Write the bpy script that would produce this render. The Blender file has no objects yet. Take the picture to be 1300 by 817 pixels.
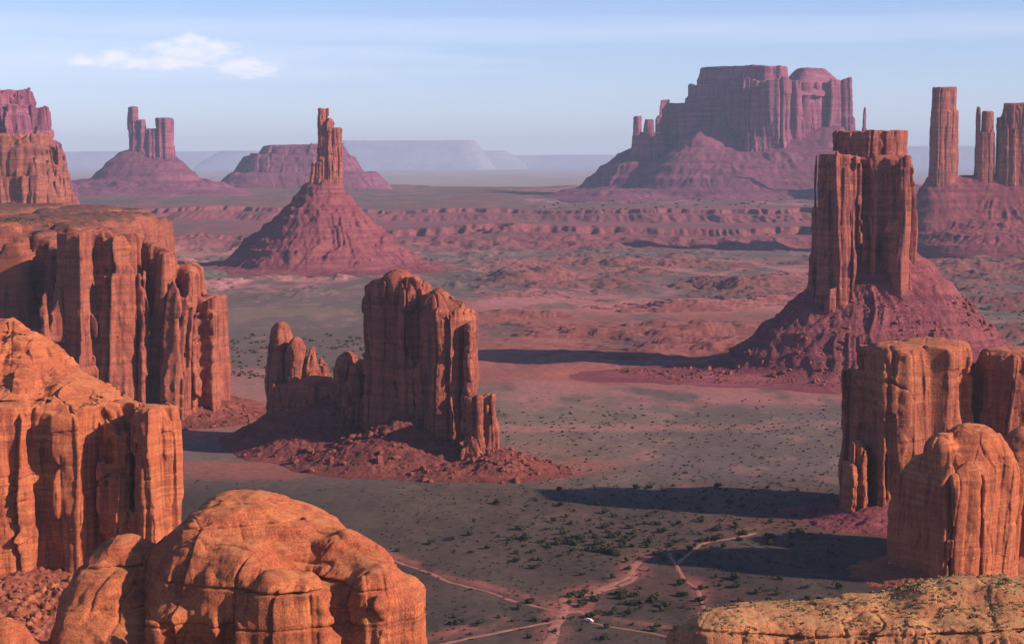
import bpy, math, random
import numpy as np
from mathutils import Vector

random.seed(4)
S = bpy.context.scene
COL = S.collection
R = math.radians

# ------------------------------------------------------------------ camera
CAM_H = 300.0
F_PX = 2200.0                      # focal length for a picture 1300 wide
PITCH = math.atan((408.5 - 205.0) / F_PX)
cam_d = bpy.data.cameras.new('camera')
cam_d.sensor_width = 36.0
cam_d.lens = 36.0 * F_PX / 1300.0
cam_d.clip_start = 1.0
cam_d.clip_end = 150000.0
cam = bpy.data.objects.new('camera', cam_d)
cam.location = (0, 0, CAM_H)
cam.rotation_euler = (math.pi / 2 - PITCH, 0, 0)
COL.objects.link(cam)
S.camera = cam

# ------------------------------------------------------------------ sun, sky, exposure
SUN_EL, SUN_AZ = 26.0, 19.0        # azimuth: degrees behind due right of the view
sd = Vector((math.cos(R(SUN_EL)) * math.cos(R(SUN_AZ)),
             -math.cos(R(SUN_EL)) * math.sin(R(SUN_AZ)), math.sin(R(SUN_EL))))
sun_d = bpy.data.lights.new('sun', 'SUN')
sun_d.energy = 4.6
sun_d.angle = R(1.0)
sun_d.color = (1.0, 0.735, 0.60)
sun = bpy.data.objects.new('sun', sun_d)
sun.rotation_euler = sd.to_track_quat('Z', 'Y').to_euler()
sun.location = (800, -500, 900)
COL.objects.link(sun)

world = bpy.data.worlds.new('World')
S.world = world
world.use_nodes = True


def build_world():
    nt = world.node_tree
    N, L = nt.nodes, nt.links
    N.clear()
    out = N.new('ShaderNodeOutputWorld')
    bg = N.new('ShaderNodeBackground')
    bg.inputs['Strength'].default_value = 0.083
    sky = N.new('ShaderNodeTexSky')
    sky.sky_type = 'NISHITA'
    sky.sun_disc = False
    sky.sun_elevation = R(SUN_EL)
    sky.sun_rotation = math.atan2(sd.x, sd.y)
    sky.altitude = 1800
    sky.air_density = 1.0
    sky.dust_density = 0.6
    sky.ozone_density = 2.5
    tint = N.new('ShaderNodeMix'); tint.data_type = 'RGBA'; tint.blend_type = 'MULTIPLY'
    tint.inputs[0].default_value = 1.0
    tint.inputs[7].default_value = (0.94, 0.91, 1.13, 1)
    L.new(sky.outputs[0], tint.inputs[6])
    # thin cloud: noise over compass bearing and elevation
    tc = N.new('ShaderNodeTexCoord')
    sep = N.new('ShaderNodeSeparateXYZ')
    L.new(tc.outputs['Generated'], sep.inputs[0])

    def math_(op, a, b=None, c=None):
        m = N.new('ShaderNodeMath'); m.operation = op
        for i, v in enumerate((a, b, c)):
            if v is None: continue
            if isinstance(v, (int, float)): m.inputs[i].default_value = v
            else: L.new(v, m.inputs[i])
        return m.outputs[0]
    az = math_('ARCTAN2', sep.outputs[0], sep.outputs[1])
    el = math_('ARCSINE', sep.outputs[2])

    def noise(su, sv, scale, detail, off):
        cb = N.new('ShaderNodeCombineXYZ')
        L.new(math_('MULTIPLY', az, su), cb.inputs[0])
        L.new(math_('MULTIPLY', el, sv), cb.inputs[1])
        cb.inputs[2].default_value = off
        n = N.new('ShaderNodeTexNoise')
        n.inputs['Scale'].default_value = scale
        n.inputs['Detail'].default_value = detail
        n.inputs['Roughness'].default_value = 0.58
        L.new(cb.outputs[0], n.inputs['Vector'])
        return n.outputs['Fac']

    def blob(a0, e0, sa, se):
        da = math_('DIVIDE', math_('SUBTRACT', az, a0), sa)
        de = math_('DIVIDE', math_('SUBTRACT', el, e0), se)
        r2 = math_('ADD', math_('MULTIPLY', da, da), math_('MULTIPLY', de, de))
        return math_('SUBTRACT', 1.0, r2)

    def ang(px, py):
        return (px - 650) / F_PX, (205 - py) / F_PX
    streak = noise(5, 70, 2.2, 3, 1.3)
    band = blob(-0.02, ang(0, 42)[1], 0.9, 0.010)
    band2 = blob(-0.25, ang(0, 78)[1], 0.3, 0.018)
    puffs = None
    for (px, py, sx, sy) in ((255, 68, 66, 22), (165, 80, 40, 15), (320, 88, 52, 16), (220, 84, 60, 12), (120, 82, 22, 9)):
        a0, e0 = ang(px, py)
        b = blob(a0, e0, sx / F_PX * 1.1, sy / F_PX * 1.05)
        puffs = b if puffs is None else math_('MAXIMUM', puffs, b)
    puffn = noise(60, 130, 1.5, 7, 4.0)

    def clamp(v):
        m = N.new('ShaderNodeClamp'); L.new(v, m.inputs[0]); return m.outputs[0]
    pf = clamp(math_('MULTIPLY', math_('ADD', math_('MAXIMUM', puffs, -1.4), math_('MULTIPLY', math_('SUBTRACT', puffn, 0.50), 2.4)), 0.9))
    sf = math_('MULTIPLY', clamp(math_('ADD', band, math_('MULTIPLY', math_('SUBTRACT', streak, 0.62), 1.2))), 0.2)
    sf2 = math_('MULTIPLY', clamp(math_('ADD', band2, math_('MULTIPLY', math_('SUBTRACT', streak, 0.6), 1.6))), 0.25)
    cf = clamp(math_('MAXIMUM', math_('MULTIPLY', pf, 0.72), math_('MAXIMUM', sf, sf2)))
    mix = N.new('ShaderNodeMix'); mix.data_type = 'RGBA'
    L.new(cf, mix.inputs[0])
    L.new(tint.outputs[2], mix.inputs[6])
    mix.inputs[7].default_value = (8.6, 8.0, 9.0, 1)
    L.new(mix.outputs[2], bg.inputs[0])
    L.new(bg.outputs[0], out.inputs[0])


build_world()
S.view_settings.view_transform = 'Standard'
S.view_settings.look = 'None'
S.view_settings.gamma = 1.0
S.view_settings.exposure = 0.8
S.render.engine = 'CYCLES'
S.cycles.use_denoising = True
S.cycles.max_bounces = 4
S.cycles.diffuse_bounces = 2
S.cycles.volume_bounces = 0
S.cycles.sample_clamp_indirect = 8.0

# ------------------------------------------------------------------ places: map readings to metres
CP, SP = math.cos(PITCH), math.sin(PITCH)


def P(px, py, Y):
    a = (px - 650.0) / F_PX
    b = -(py - 408.5) / F_PX
    t = Y / (CP + b * SP)
    return a * t, CAM_H + t * (-SP + b * CP)


# ------------------------------------------------------------------ noise on arrays
_r = np.random.RandomState(11)
LAT3 = _r.rand(64, 64, 64).astype(np.float32)
LAT2 = _r.rand(256, 256).astype(np.float32)
LATV = _r.rand(256, 256, 3).astype(np.float32)


def noise3(x, y, z):
    x = np.asarray(x, np.float32); y = np.asarray(y, np.float32); z = np.asarray(z, np.float32)
    xi = np.floor(x).astype(np.int32); yi = np.floor(y).astype(np.int32); zi = np.floor(z).astype(np.int32)
    fx = x - xi; fy = y - yi; fz = z - zi
    fx = fx * fx * (3 - 2 * fx); fy = fy * fy * (3 - 2 * fy); fz = fz * fz * (3 - 2 * fz)
    x0 = xi & 63; x1 = (xi + 1) & 63; y0 = yi & 63; y1 = (yi + 1) & 63; z0 = zi & 63; z1 = (zi + 1) & 63
    c = LAT3
    a0 = c[x0, y0, z0] * (1 - fx) + c[x1, y0, z0] * fx
    a1 = c[x0, y1, z0] * (1 - fx) + c[x1, y1, z0] * fx
    b0 = c[x0, y0, z1] * (1 - fx) + c[x1, y0, z1] * fx
    b1 = c[x0, y1, z1] * (1 - fx) + c[x1, y1, z1] * fx
    a0 = a0 * (1 - fy) + a1 * fy
    b0 = b0 * (1 - fy) + b1 * fy
    return (a0 * (1 - fz) + b0 * fz) * 2 - 1


def noise2(x, y):
    x = np.asarray(x, np.float64); y = np.asarray(y, np.float64)
    xi = np.floor(x).astype(np.int64); yi = np.floor(y).astype(np.int64)
    fx = x - xi; fy = y - yi
    fx = fx * fx * (3 - 2 * fx); fy = fy * fy * (3 - 2 * fy)
    x0 = xi & 255; x1 = (xi + 1) & 255; y0 = yi & 255; y1 = (yi + 1) & 255
    a = LAT2[x0, y0] * (1 - fx) + LAT2[x1, y0] * fx
    b = LAT2[x0, y1] * (1 - fx) + LAT2[x1, y1] * fx
    return (a * (1 - fy) + b * fy) * 2 - 1


def fbm3(x, y, z, oct=4, gain=0.5):
    s = 0; a = 1.0; t = 0
    for i in range(oct):
        s = s + a * noise3(x * 2 ** i + 17.3 * i, y * 2 ** i + 5.1 * i, z * 2 ** i + 9.7 * i); t += a; a *= gain
    return s / t * 1.6


def fbm2(x, y, oct=4, gain=0.5):
    s = 0; a = 1.0; t = 0
    for i in range(oct):
        s = s + a * noise2(x * 2 ** i + 37.3 * i, y * 2 ** i + 15.1 * i); t += a; a *= gain
    return s / t * 1.6


def voronoi2(x, y):
    """nearest and second distance, a random per cell, and the cell's tilted face"""
    xi = np.floor(x).astype(np.int32); yi = np.floor(y).astype(np.int32)
    f1 = np.full(x.shape, 9.0, np.float32); f2 = f1.copy(); idv = np.zeros(x.shape, np.float32); lin = np.zeros(x.shape, np.float32)
    for i in (-1, 0, 1):
        for j in (-1, 0, 1):
            cx = xi + i; cy = yi + j
            v = LATV[cx & 255, cy & 255]
            px = x - (cx + 0.1 + 0.8 * v[..., 0]); py = y - (cy + 0.1 + 0.8 * v[..., 1])
            d = (np.abs(px * .87 + py * .5) + np.abs(py * .87 - px * .5)).astype(np.float32) * .75
            n = d < f1
            f2 = np.where(n, f1, np.minimum(f2, d))
            idv = np.where(n, v[..., 2], idv)
            w = v[..., 2] * 37.7 + v[..., 0] * 11.3
            lin = np.where(n, px * np.cos(w) + py * np.sin(w), lin)
            f1 = np.where(n, d, f1)
    return f1, f2, idv, lin


def smax(a, b, k):
    return np.maximum(a, b) + (k / 4) * np.maximum(0, 1 - np.abs(a - b) / k) ** 2


def smin(a, b, k):
    return np.minimum(a, b) - (k / 4) * np.maximum(0, 1 - np.abs(a - b) / k) ** 2


# ------------------------------------------------------------------ objects
def tag(o, label=None, cat=None, group=None, kind=None):
    if label: o['label'] = label
    if cat: o['category'] = cat
    if group: o['group'] = group
    if kind: o['kind'] = kind
    return o


def thing(name, loc, label, cat, group=None):
    o = bpy.data.objects.new(name, None)
    o.location = loc
    o.empty_display_size = 5
    COL.objects.link(o)
    return tag(o, label, cat, group)


def mesh_obj(name, V, Fq, mat, parent=None, loc=(0, 0, 0), smooth=True, tris=False):
    """V world coordinates (n,3); quads (m,4) or tris (m,3)"""
    k = 3 if tris else 4
    me = bpy.data.meshes.new(name)
    off = np.array(parent.location if parent is not None else loc, np.float64)
    V = (np.asarray(V, np.float64) - off).astype(np.float32)
    Fq = np.asarray(Fq, np.int32)
    me.vertices.add(len(V)); me.vertices.foreach_set('co', V.ravel())
    me.loops.add(Fq.size); me.loops.foreach_set('vertex_index', Fq.ravel())
    me.polygons.add(len(Fq))
    me.polygons.foreach_set('loop_start', np.arange(0, Fq.size, k, dtype=np.int32))
    me.polygons.foreach_set('loop_total', np.full(len(Fq), k, np.int32))
    me.polygons.foreach_set('use_smooth', np.full(len(Fq), smooth, bool))
    me.update(calc_edges=True)
    me.validate()
    me.materials.append(mat)
    o = bpy.data.objects.new(name, me)
    if parent is not None: o.parent = parent
    else: o.location = loc
    COL.objects.link(o)
    return o


# ------------------------------------------------------------------ iso-surface
def surface_nets(Fv, xs, ys, zs):
    s = Fv < 0
    nx, ny, nz = Fv.shape
    cnt = np.zeros((nx - 1, ny - 1, nz - 1), np.int8)
    for i in (0, 1):
        for j in (0, 1):
            for k in (0, 1):
                cnt += s[i:nx - 1 + i, j:ny - 1 + j, k:nz - 1 + k]
    act = (cnt > 0) & (cnt < 8)
    ci, cj, ck = np.nonzero(act)
    idx = np.full(act.shape, -1, np.int32)
    idx[ci, cj, ck] = np.arange(len(ci))
    acc = np.zeros((len(ci), 3), np.float64); n = np.zeros(len(ci))
    corners = [(i, j, k) for i in (0, 1) for j in (0, 1) for k in (0, 1)]
    val = {c: Fv[ci + c[0], cj + c[1], ck + c[2]] for c in corners}
    for a in corners:
        for ax in range(3):
            if a[ax] == 1: continue
            b = list(a); b[ax] = 1; b = tuple(b)
            va, vb = val[a], val[b]
            m = (va < 0) != (vb < 0)
            t = np.where(m, va / np.where(m, va - vb, 1), 0)
            p = np.zeros((len(ci), 3)); p[:] = a
            p[:, ax] += t
            acc[m] += p[m]; n[m] += 1
    acc /= n[:, None]
    pos = acc + np.stack([ci, cj, ck], 1)
    V = np.stack([np.interp(pos[:, 0], np.arange(nx), xs), np.interp(pos[:, 1], np.arange(ny), ys),
                  np.interp(pos[:, 2], np.arange(nz), zs)], 1)
    quads = []
    # x edges
    for ax in range(3):
        A = [slice(1, -1)] * 3; B = [slice(1, -1)] * 3
        A[ax] = slice(0, -1); B[ax] = slice(1, None)
        e0 = s[tuple(A)]; e1 = s[tuple(B)]
        i, j, k = np.nonzero(e0 != e1)
        o = [1, 1, 1]; o[ax] = 0
        p = np.stack([i + o[0], j + o[1], k + o[2]], 1)
        flip = e1[i, j, k]
        u, v = [d for d in range(3) if d != ax]
        du = np.zeros(3, int); du[u] = 1
        dv = np.zeros(3, int); dv[v] = 1
        q = [p - du - dv, p - dv, p, p - du]
        q = np.stack([idx[w[:, 0], w[:, 1], w[:, 2]] for w in q], 1)
        if ax == 1: flip = ~flip
        q[flip] = q[flip][:, ::-1]
        quads.append(q)
    Q = np.concatenate(quads)
    Q = Q[(Q >= 0).all(1)]
    return V, Q


# ------------------------------------------------------------------ solid rock from blocks and domes
class Block:
    """upright prism with a rounded plan: x0..x1 and top read on the map at distance Y, depth b in metres"""
    def __init__(s, x0, x1, top, Y, depth, rot=0, n=4, batter=.04, rnd=6, tilt=(0, 0), dome=0, cut=False, zb=None, k=4, low=None):
        s.cut = cut; s.k = k
        xa, s.zt = P(x0, top, Y); xb, _ = P(x1, top, Y)
        s.cx = (xa + xb) / 2; s.cy = Y
        s.r = R(rot)
        w = (xb - xa) / 2; b = depth / 2
        s.b = b
        s.a = max((w - 0.85 * b * abs(math.sin(s.r))) / math.cos(s.r), 0.35 * w)
        s.n = n; s.bt = batter; s.rnd = rnd; s.tilt = tilt; s.dome = dome
        s.low = None if low is None else P(x0, low, Y)[1]     # underside, for hanging blocks and cuts
        s.zb = zb
        s.ext = math.hypot(s.a, s.b)
        s.ex = abs(s.a * math.cos(s.r)) + abs(s.b * math.sin(s.r))
        s.ey = abs(s.a * math.sin(s.r)) + abs(s.b * math.cos(s.r))

    def bounds(s, z0):
        g = max(0, (s.zt - z0) * s.bt)
        return s.cx - s.ex - g, s.cx + s.ex + g, s.cy - s.ey - g, s.cy + s.ey + g, s.zt + max(0, abs(s.tilt[0]) * s.a + abs(s.tilt[1]) * s.b)

    def f(s, X, Y, Z):
        c, sn = math.cos(s.r), math.sin(s.r)
        X2, Y2 = X[:, :, :1], Y[:, :, :1]
        dx = (X2 - s.cx) * c + (Y2 - s.cy) * sn
        dy = -(X2 - s.cx) * sn + (Y2 - s.cy) * c
        q = ((np.abs(dx) / s.a) ** s.n + (np.abs(dy) / s.b) ** s.n) ** (1.0 / s.n)
        plan = (q - 1) * min(s.a, s.b)
        h = s.zt + s.tilt[0] * dx + s.tilt[1] * dy - s.dome * np.minimum(q, 1.6) ** 2
        f = smax(plan - np.maximum(s.zt - Z, 0) * s.bt, Z - h, s.rnd)
        if s.low is not None: f = smax(f, s.low - Z, s.rnd)
        return f


class Dome:
    """ellipsoid: centre px, top reading, distance Y, half-axes in metres"""
    def __init__(s, px, top, Y, rx, ry, rz, rot=0, cut=False, k=8, p=2.0):
        s.cut = cut; s.k = k; s.p = p
        s.cx, zt = P(px, top, Y); s.cy = Y; s.cz = zt - rz
        s.rx, s.ry, s.rz, s.r = rx, ry, rz, R(rot)
        s.zt = zt

    def bounds(s, z0):
        e = max(s.rx, s.ry)
        ex = abs(s.rx * math.cos(s.r)) + abs(s.ry * math.sin(s.r)); ey = abs(s.rx * math.sin(s.r)) + abs(s.ry * math.cos(s.r))
        return s.cx - ex, s.cx + ex, s.cy - ey, s.cy + ey, s.zt

    def f(s, X, Y, Z):
        c, sn = math.cos(s.r), math.sin(s.r)
        dx = (X - s.cx) * c + (Y - s.cy) * sn
        dy = -(X - s.cx) * sn + (Y - s.cy) * c
        p = s.p
        q = (np.abs(dx / s.rx) ** p + np.abs(dy / s.ry) ** p + np.abs((Z - s.cz) / s.rz) ** p) ** (1 / p)
        return (q - 1) * min(s.rx, s.ry, s.rz)


STY = dict(blk=.7, ts=0, col=14, cola=3.0, crack=3.0, cw=.10, flute=1.6, fl=9, iso=2.0, isos=30, bed=.8, beds=7, fine=.5, warp=6, bil=0, bils=26, joint=0, jw=.05, js=24, notch=())


def relief(x, y, z, st, vox, o, top, steep):
    """outward-in relief of the rock at points: joints, flutes, bedding"""
    w = st['warp']
    c1, c2, c3, c4 = st['col'] * 2.4, st['col'] * 7, st['col'] * .75, st['col'] * 2.6
    wx = x + w * noise3(x / c1 + o, y / c1, z / c2) + .3 * w * noise3(x / c3, y / c3 + o, z / c4)
    wy = y + w * noise3(x / c1, y / c1 + o + 9, z / c2) + .3 * w * noise3(x / c3 + 5, y / c3, z / c4)
    d = np.zeros(len(x), np.float32)
    sp = steep
    if st['cola'] or st['crack']:
        col = st['col']
        f1, f2, idv, lin = voronoi2(wx / col + o, wy / col + 3.1 + o)
        e = f2 - f1
        ca = st['cola'] * (.3 + .7 * sp)
        if st['ts']: ca = ca * np.clip((top - z) / st['ts'], .25, 1)
        d += ((idv - .5) * 2 * ca + lin * col * .42 * np.minimum(ca / (.2 * col), 1) * sp) * np.clip(e / .08, 0, 1)
        d += st['crack'] * np.exp(-(e / st['cw']) ** 2) * sp * np.clip(.45 + .9 * noise3(x / c1 + 3, y / c1, z / (c1 * 1.6) + o), 0, 1.2)
        zb = z / (col * (1.3 + 1.6 * idv)) + idv * 7.3 + .12 * noise3(x / 9, y / 9, z / 30 + o)
        bi = np.floor(zb)
        r_ = np.sin(bi * 12.98 + idv * 78.2) * 43758.5
        r_ -= np.floor(r_)
        d += (r_ - .5) * st['blk'] * ca * sp * np.clip(e / .08, 0, 1)
        f1, f2, idv, lin = voronoi2(wx / col * 2.6 + o, wy / col * 2.6 + 8)
        d += ((idv - .5) * .6 * ca + lin * col * .12 * np.minimum(ca / (.2 * col), 1)) * np.clip((f2 - f1) / .15, 0, 1) * sp
    fl = st['fl']
    rid = 1 - np.abs(fbm3(wx / fl + o, wy / fl, z / (fl * 12), 3))
    d += st['flute'] * (.8 * (rid - .6) + .4 * fbm3(x / (fl * .6), y / (fl * .6) + o, z / (fl * 6), 3)) * (.15 + .85 * sp)
    d += st['iso'] * fbm3(x / st['isos'], y / st['isos'] + o, z / st['isos'], 4)
    if st['bil']:       # weathered lobes meeting in creases
        b1 = fbm3(x / st['bils'] + o, y / st['bils'] + 2.2, z / (st['bils'] * .8), 3, .45)
        d -= st['bil'] * (np.minimum(np.abs(b1) * 2.2, 1) - .5)
        b2 = fbm3(x / (st['bils'] * .36) + o, y / (st['bils'] * .36), z / (st['bils'] * .3) + 4, 2, .45)
        d -= st['bil'] * .16 * (np.minimum(np.abs(b2) * 2.2, 1) - .5)
    if st['joint']:     # curved cracks
        j1 = fbm3(x / st['js'] + 40 + o, y / st['js'], z / (st['js'] * 1.8), 2, .35)
        jm = np.clip(.3 + 1.5 * noise3(x / 35 + o, y / 35 + 11, z / 35), 0, 1)
        d += st['joint'] * np.exp(-(j1 / st['jw']) ** 2) * jm
    for (nz, nd, nw) in st['notch']:
        d += nd * np.exp(-((z - nz + 1.6 * noise3(x / 25 + o, y / 25, 0 * z)) / nw) ** 2) * np.clip(.5 + noise3(x / 22, y / 22 + o, z / 90), 0, 1)
    # bedding: harder and softer layers, fading in and out along the wall
    zz = z + 5 * noise3(x / 60, y / 60, z / 60 + o)
    bm = np.clip(.30 + 1.1 * noise3(x / 40 + o, y / 40, z / 22), 0, 1.2) * (.35 + .65 * sp)
    d += st['bed'] * bm * (noise3(zz / st['beds'] + o, x / 200, y / 200) + .25 * noise3(zz / st['beds'] * 2.1, x / 80 + o, y / 80))
    d += st['fine'] * fbm3(x / (vox * 5), y / (vox * 5) + o, z / (vox * 8), 3, .7)
    return d


def rock(name, prims, vox, mat, parent, z0, sty=None, zfine=None, seed=0):
    st = dict(STY); st.update(sty or {})
    bb = np.array([p.bounds(z0) for p in prims if not p.cut])
    m = st['cola'] + st['flute'] + st['iso'] + 3 * vox
    xs = np.arange(bb[:, 0].min() - m, bb[:, 1].max() + m, vox)
    ys = np.arange(bb[:, 2].min() - m, bb[:, 3].max() + m, vox)
    zmax = bb[:, 4].max() + m
    if zfine is None: zs = np.arange(z0, zmax, vox)
    else:
        zs = np.concatenate([np.linspace(z0, zfine, max(3, int((zfine - z0) / (vox * 8)) + 2))[:-1], np.arange(zfine, zmax, vox)])
    # trim y resolution: depth is seen foreshortened
    xs = xs.astype(np.float32); ys = ys.astype(np.float32); zs = zs.astype(np.float32)
    top = bb[:, 4].max()
    Fv = np.full((len(xs), len(ys), len(zs)), 60.0, np.float32)
    pad = m + 14
    for p in prims:
        q = p.bounds(z0)
        i0, i1 = np.searchsorted(xs, (q[0] - pad, q[1] + pad)); j0, j1 = np.searchsorted(ys, (q[2] - pad, q[3] + pad))
        k1 = int(np.searchsorted(zs, q[4] + pad))
        if i1 - i0 < 1 or j1 - j0 < 1 or k1 < 1: continue
        X = xs[i0:i1, None, None]; Y = ys[None, j0:j1, None]; Z = zs[None, None, :k1]
        X = np.broadcast_to(X, (i1 - i0, j1 - j0, 1)); Y = np.broadcast_to(Y, (i1 - i0, j1 - j0, 1))
        f = p.f(X, Y, Z).astype(np.float32)
        sub = Fv[i0:i1, j0:j1, :k1]
        Fv[i0:i1, j0:j1, :k1] = smax(sub, -f, p.k) if p.cut else smin(sub, f, p.k)
    band = .8 * m + 2 * vox
    gz_ = np.empty_like(Fv)
    gz_[:, :, 1:] = (Fv[:, :, 1:] - Fv[:, :, :-1]) / np.diff(zs)[None, None, :]
    gz_[:, :, 0] = 0
    steepf = 1 - np.clip((gz_ - .35) / .5, 0, 1)
    del gz_
    # first a coarse pass with the relief, then the fine cells near its surface only
    C = Fv[::2, ::2, ::2].copy()
    i, j, k = np.nonzero(np.abs(C) < band)
    C[i, j, k] += relief(xs[i * 2], ys[j * 2], zs[k * 2], st, vox, seed * 7.77, top, steepf[i * 2, j * 2, k * 2])
    neg = C < 0
    lo = neg.copy(); hi = neg.copy()
    for ax in range(3):
        for _ in range(2):
            a_ = lo.copy(); b_ = hi.copy()
            s0 = [slice(None)] * 3; s1 = [slice(None)] * 3; s0[ax] = slice(0, -1); s1[ax] = slice(1, None)
            s0 = tuple(s0); s1 = tuple(s1)
            lo[s0] &= a_[s1]; lo[s1] &= a_[s0]; hi[s0] |= b_[s1]; hi[s1] |= b_[s0]
    near = hi & ~lo
    sh = Fv.shape

    def up(a): return a.repeat(2, 0).repeat(2, 1).repeat(2, 2)[:sh[0], :sh[1], :sh[2]]
    near = up(near)
    base_ = Fv
    Fv = np.where(near, base_, up(C))
    i, j, k = np.nonzero(near)
    Fv[i, j, k] += relief(xs[i], ys[j], zs[k], st, vox, seed * 7.77, top, steepf[i, j, k])
    Fv[0], Fv[-1] = np.maximum(Fv[0], .1), np.maximum(Fv[-1], .1)
    Fv[:, 0] = np.maximum(Fv[:, 0], .1); Fv[:, -1] = np.maximum(Fv[:, -1], .1)
    Fv[:, :, 0] = np.maximum(Fv[:, :, 0], .1); Fv[:, :, -1] = np.maximum(Fv[:, :, -1], .1)
    for _ in range(1):      # splinters too thin to stand fall off
        ins = Fv < 0
        c_ = ins.astype(np.int8)
        for ax in range(3):
            e_ = c_.copy()
            s0 = [slice(None)] * 3; s1 = [slice(None)] * 3; s0[ax] = slice(0, -1); s1[ax] = slice(1, None)
            e_[tuple(s0)] += c_[tuple(s1)]; e_[tuple(s1)] += c_[tuple(s0)]
            c_ = e_
        Fv[ins & (c_ < 12)] = .3 * vox
    V, Q = surface_nets(Fv, xs, ys, zs)
    lab = np.arange(len(V))
    for _ in range(400):
        old = lab
        lab = lab.copy()
        np.minimum.at(lab, Q.ravel(), lab[Q].min(1).repeat(4))
        lab = lab[lab]; lab = lab[lab]
        if (lab == old).all(): break
    cnt = np.bincount(lab, minlength=len(V))
    keep = cnt[lab] > .12 * cnt.max()
    if not keep.all():
        Q = Q[keep[Q].all(1)]
        rem = np.cumsum(keep) - 1
        V = V[keep]; Q = rem[Q]
    return mesh_obj(name, V, Q, mat, parent, smooth=True)


# ------------------------------------------------------------------ talus aprons
def talus_height(x, y, cones, zb):
    h = np.full(x.shape, -1e3)
    for (cx, cy, zp, rx0, rx1, ry, p, L) in cones:
        dx = x - cx
        dx = np.sign(dx) * np.maximum(np.abs(dx) - L, 0)
        rx = np.where(dx < 0, rx0, rx1)
        t = np.sqrt((dx / rx) ** 2 + ((y - cy) / ry) ** 2)
        z = zb + (zp - zb) * (np.maximum(1 - t, 0)) ** p - 6 * np.maximum(t - 1, 0)
        z = np.where(t >= 1, zb - 60 * (t - 1), z)
        h = np.maximum(h, z) if h.max() < -500 else smax(h, z, 14)
    return h


def talus(name, cones, zb, step, mat, parent, gully=7, terr=3, rough=2.0, seed=0, stepy=None, gs=22):
    cs = [(P(c[0], 300, c[1])[0], c[1], c[2], c[3], c[4], c[5], c[6], c[7] if len(c) > 7 else 0) for c in cones]
    x0 = min(c[0] - c[7] - c[3] * 1.02 for c in cs); x1 = max(c[0] + c[7] + c[4] * 1.02 for c in cs)
    y0 = min(c[1] - c[5] * 1.02 for c in cs); y1 = max(c[1] + c[5] * 1.02 for c in cs)
    xs = np.arange(x0, x1, step); ys = np.arange(y0, y1, stepy or step)
    X, Yg = np.meshgrid(xs, ys, indexing='ij')
    o = seed * 3.3
    wr = .09 * np.mean([c[3] + c[4] for c in cs]) / 2
    ws_ = wr * 8
    h0 = talus_height(X + wr * fbm2(X / ws_ + seed * 3.3, Yg / ws_, 2), Yg + wr * fbm2(X / ws_ + 9, Yg / ws_ + seed * 3.3 + 5, 2), cs, zb)
    # radial gullies: noise along the contour direction
    cx = sum(c[0] for c in cs) / len(cs); cy = sum(c[1] for c in cs) / len(cs)
    ang = np.arctan2(Yg - cy, X - cx); rad = np.hypot(X - cx, Yg - cy)
    hh = np.clip((h0 - zb) / max(c[2] - zb for c in cs), 0, 1)
    rr = np.mean([(c[3] + c[4]) / 2 for c in cs])
    wob = .3 * fbm2(X / (rr * .4) + o, Yg / (rr * .4), 3)
    g = 1 - np.abs(fbm2((ang + wob) * rr / gs * .55 + o, rad / (rr * 1.2) + o, 3))
    fade = np.clip(hh * 5, 0, 1)
    pat_ = np.clip(.5 + 1.1 * fbm2(X / (rr * .3) + 9 + o, Yg / (rr * .3), 3), .1, 1.2)
    h = h0 - gully * (g - .55) * fade * (1 - .5 * hh) * pat_
    h += gully * .22 * fbm2(X / (gs * .7) + o, Yg / (gs * .7), 4, .6) * fade
    # harder ledges in the apron
    tz = h + 4 * fbm2(X / 60, Yg / 60 + o, 2)
    per = 26.0 * (rr / 230)
    ph = tz / per
    st = (np.floor(ph) + np.clip((ph - np.floor(ph)) * 1.0, 0, 1) ** 2.2) * per
    h = h + (st - tz + per * .2) * fade * terr / 10.0
    h = h + rough * fbm2(X / (step * 9), Yg / (step * 9) + o, 4, .6) * np.clip(fade + .2, 0, 1)
    h += .35 * rough * fbm2(X / (step * 2.2), Yg / (step * 2.2), 2) * fade
    inside = h0 > zb - 8
    nx, ny = X.shape
    V = np.stack([X, Yg, h], -1).reshape(-1, 3)
    I = np.arange(nx * ny).reshape(nx, ny)
    q = np.stack([I[:-1, :-1], I[1:, :-1], I[1:, 1:], I[:-1, 1:]], -1)
    ok = inside[:-1, :-1] & inside[1:, :-1] & inside[1:, 1:] & inside[:-1, 1:]
    Q = q[ok]
    used = np.unique(Q); rem = np.full(len(V), -1); rem[used] = np.arange(len(used))
    ob = mesh_obj(name, V[used], rem[Q], mat, parent)
    return ob, (xs, ys, h)


ICO_V = None


def ico():
    global ICO_V, ICO_F
    if ICO_V is None:
        t = (1 + 5 ** .5) / 2
        v = np.array([(-1, t, 0), (1, t, 0), (-1, -t, 0), (1, -t, 0), (0, -1, t), (0, 1, t), (0, -1, -t), (0, 1, -t), (t, 0, -1), (t, 0, 1), (-t, 0, -1), (-t, 0, 1)], float)
        ICO_V = v / np.linalg.norm(v[0])
        ICO_F = np.array([(0, 11, 5), (0, 5, 1), (0, 1, 7), (0, 7, 10), (0, 10, 11), (1, 5, 9), (5, 11, 4), (11, 10, 2), (10, 7, 6), (7, 1, 8), (3, 9, 4), (3, 4, 2), (3, 2, 6), (3, 6, 8), (3, 8, 9), (4, 9, 5), (2, 4, 11), (6, 2, 10), (8, 6, 7), (9, 8, 1)])
    return ICO_V, ICO_F


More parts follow.
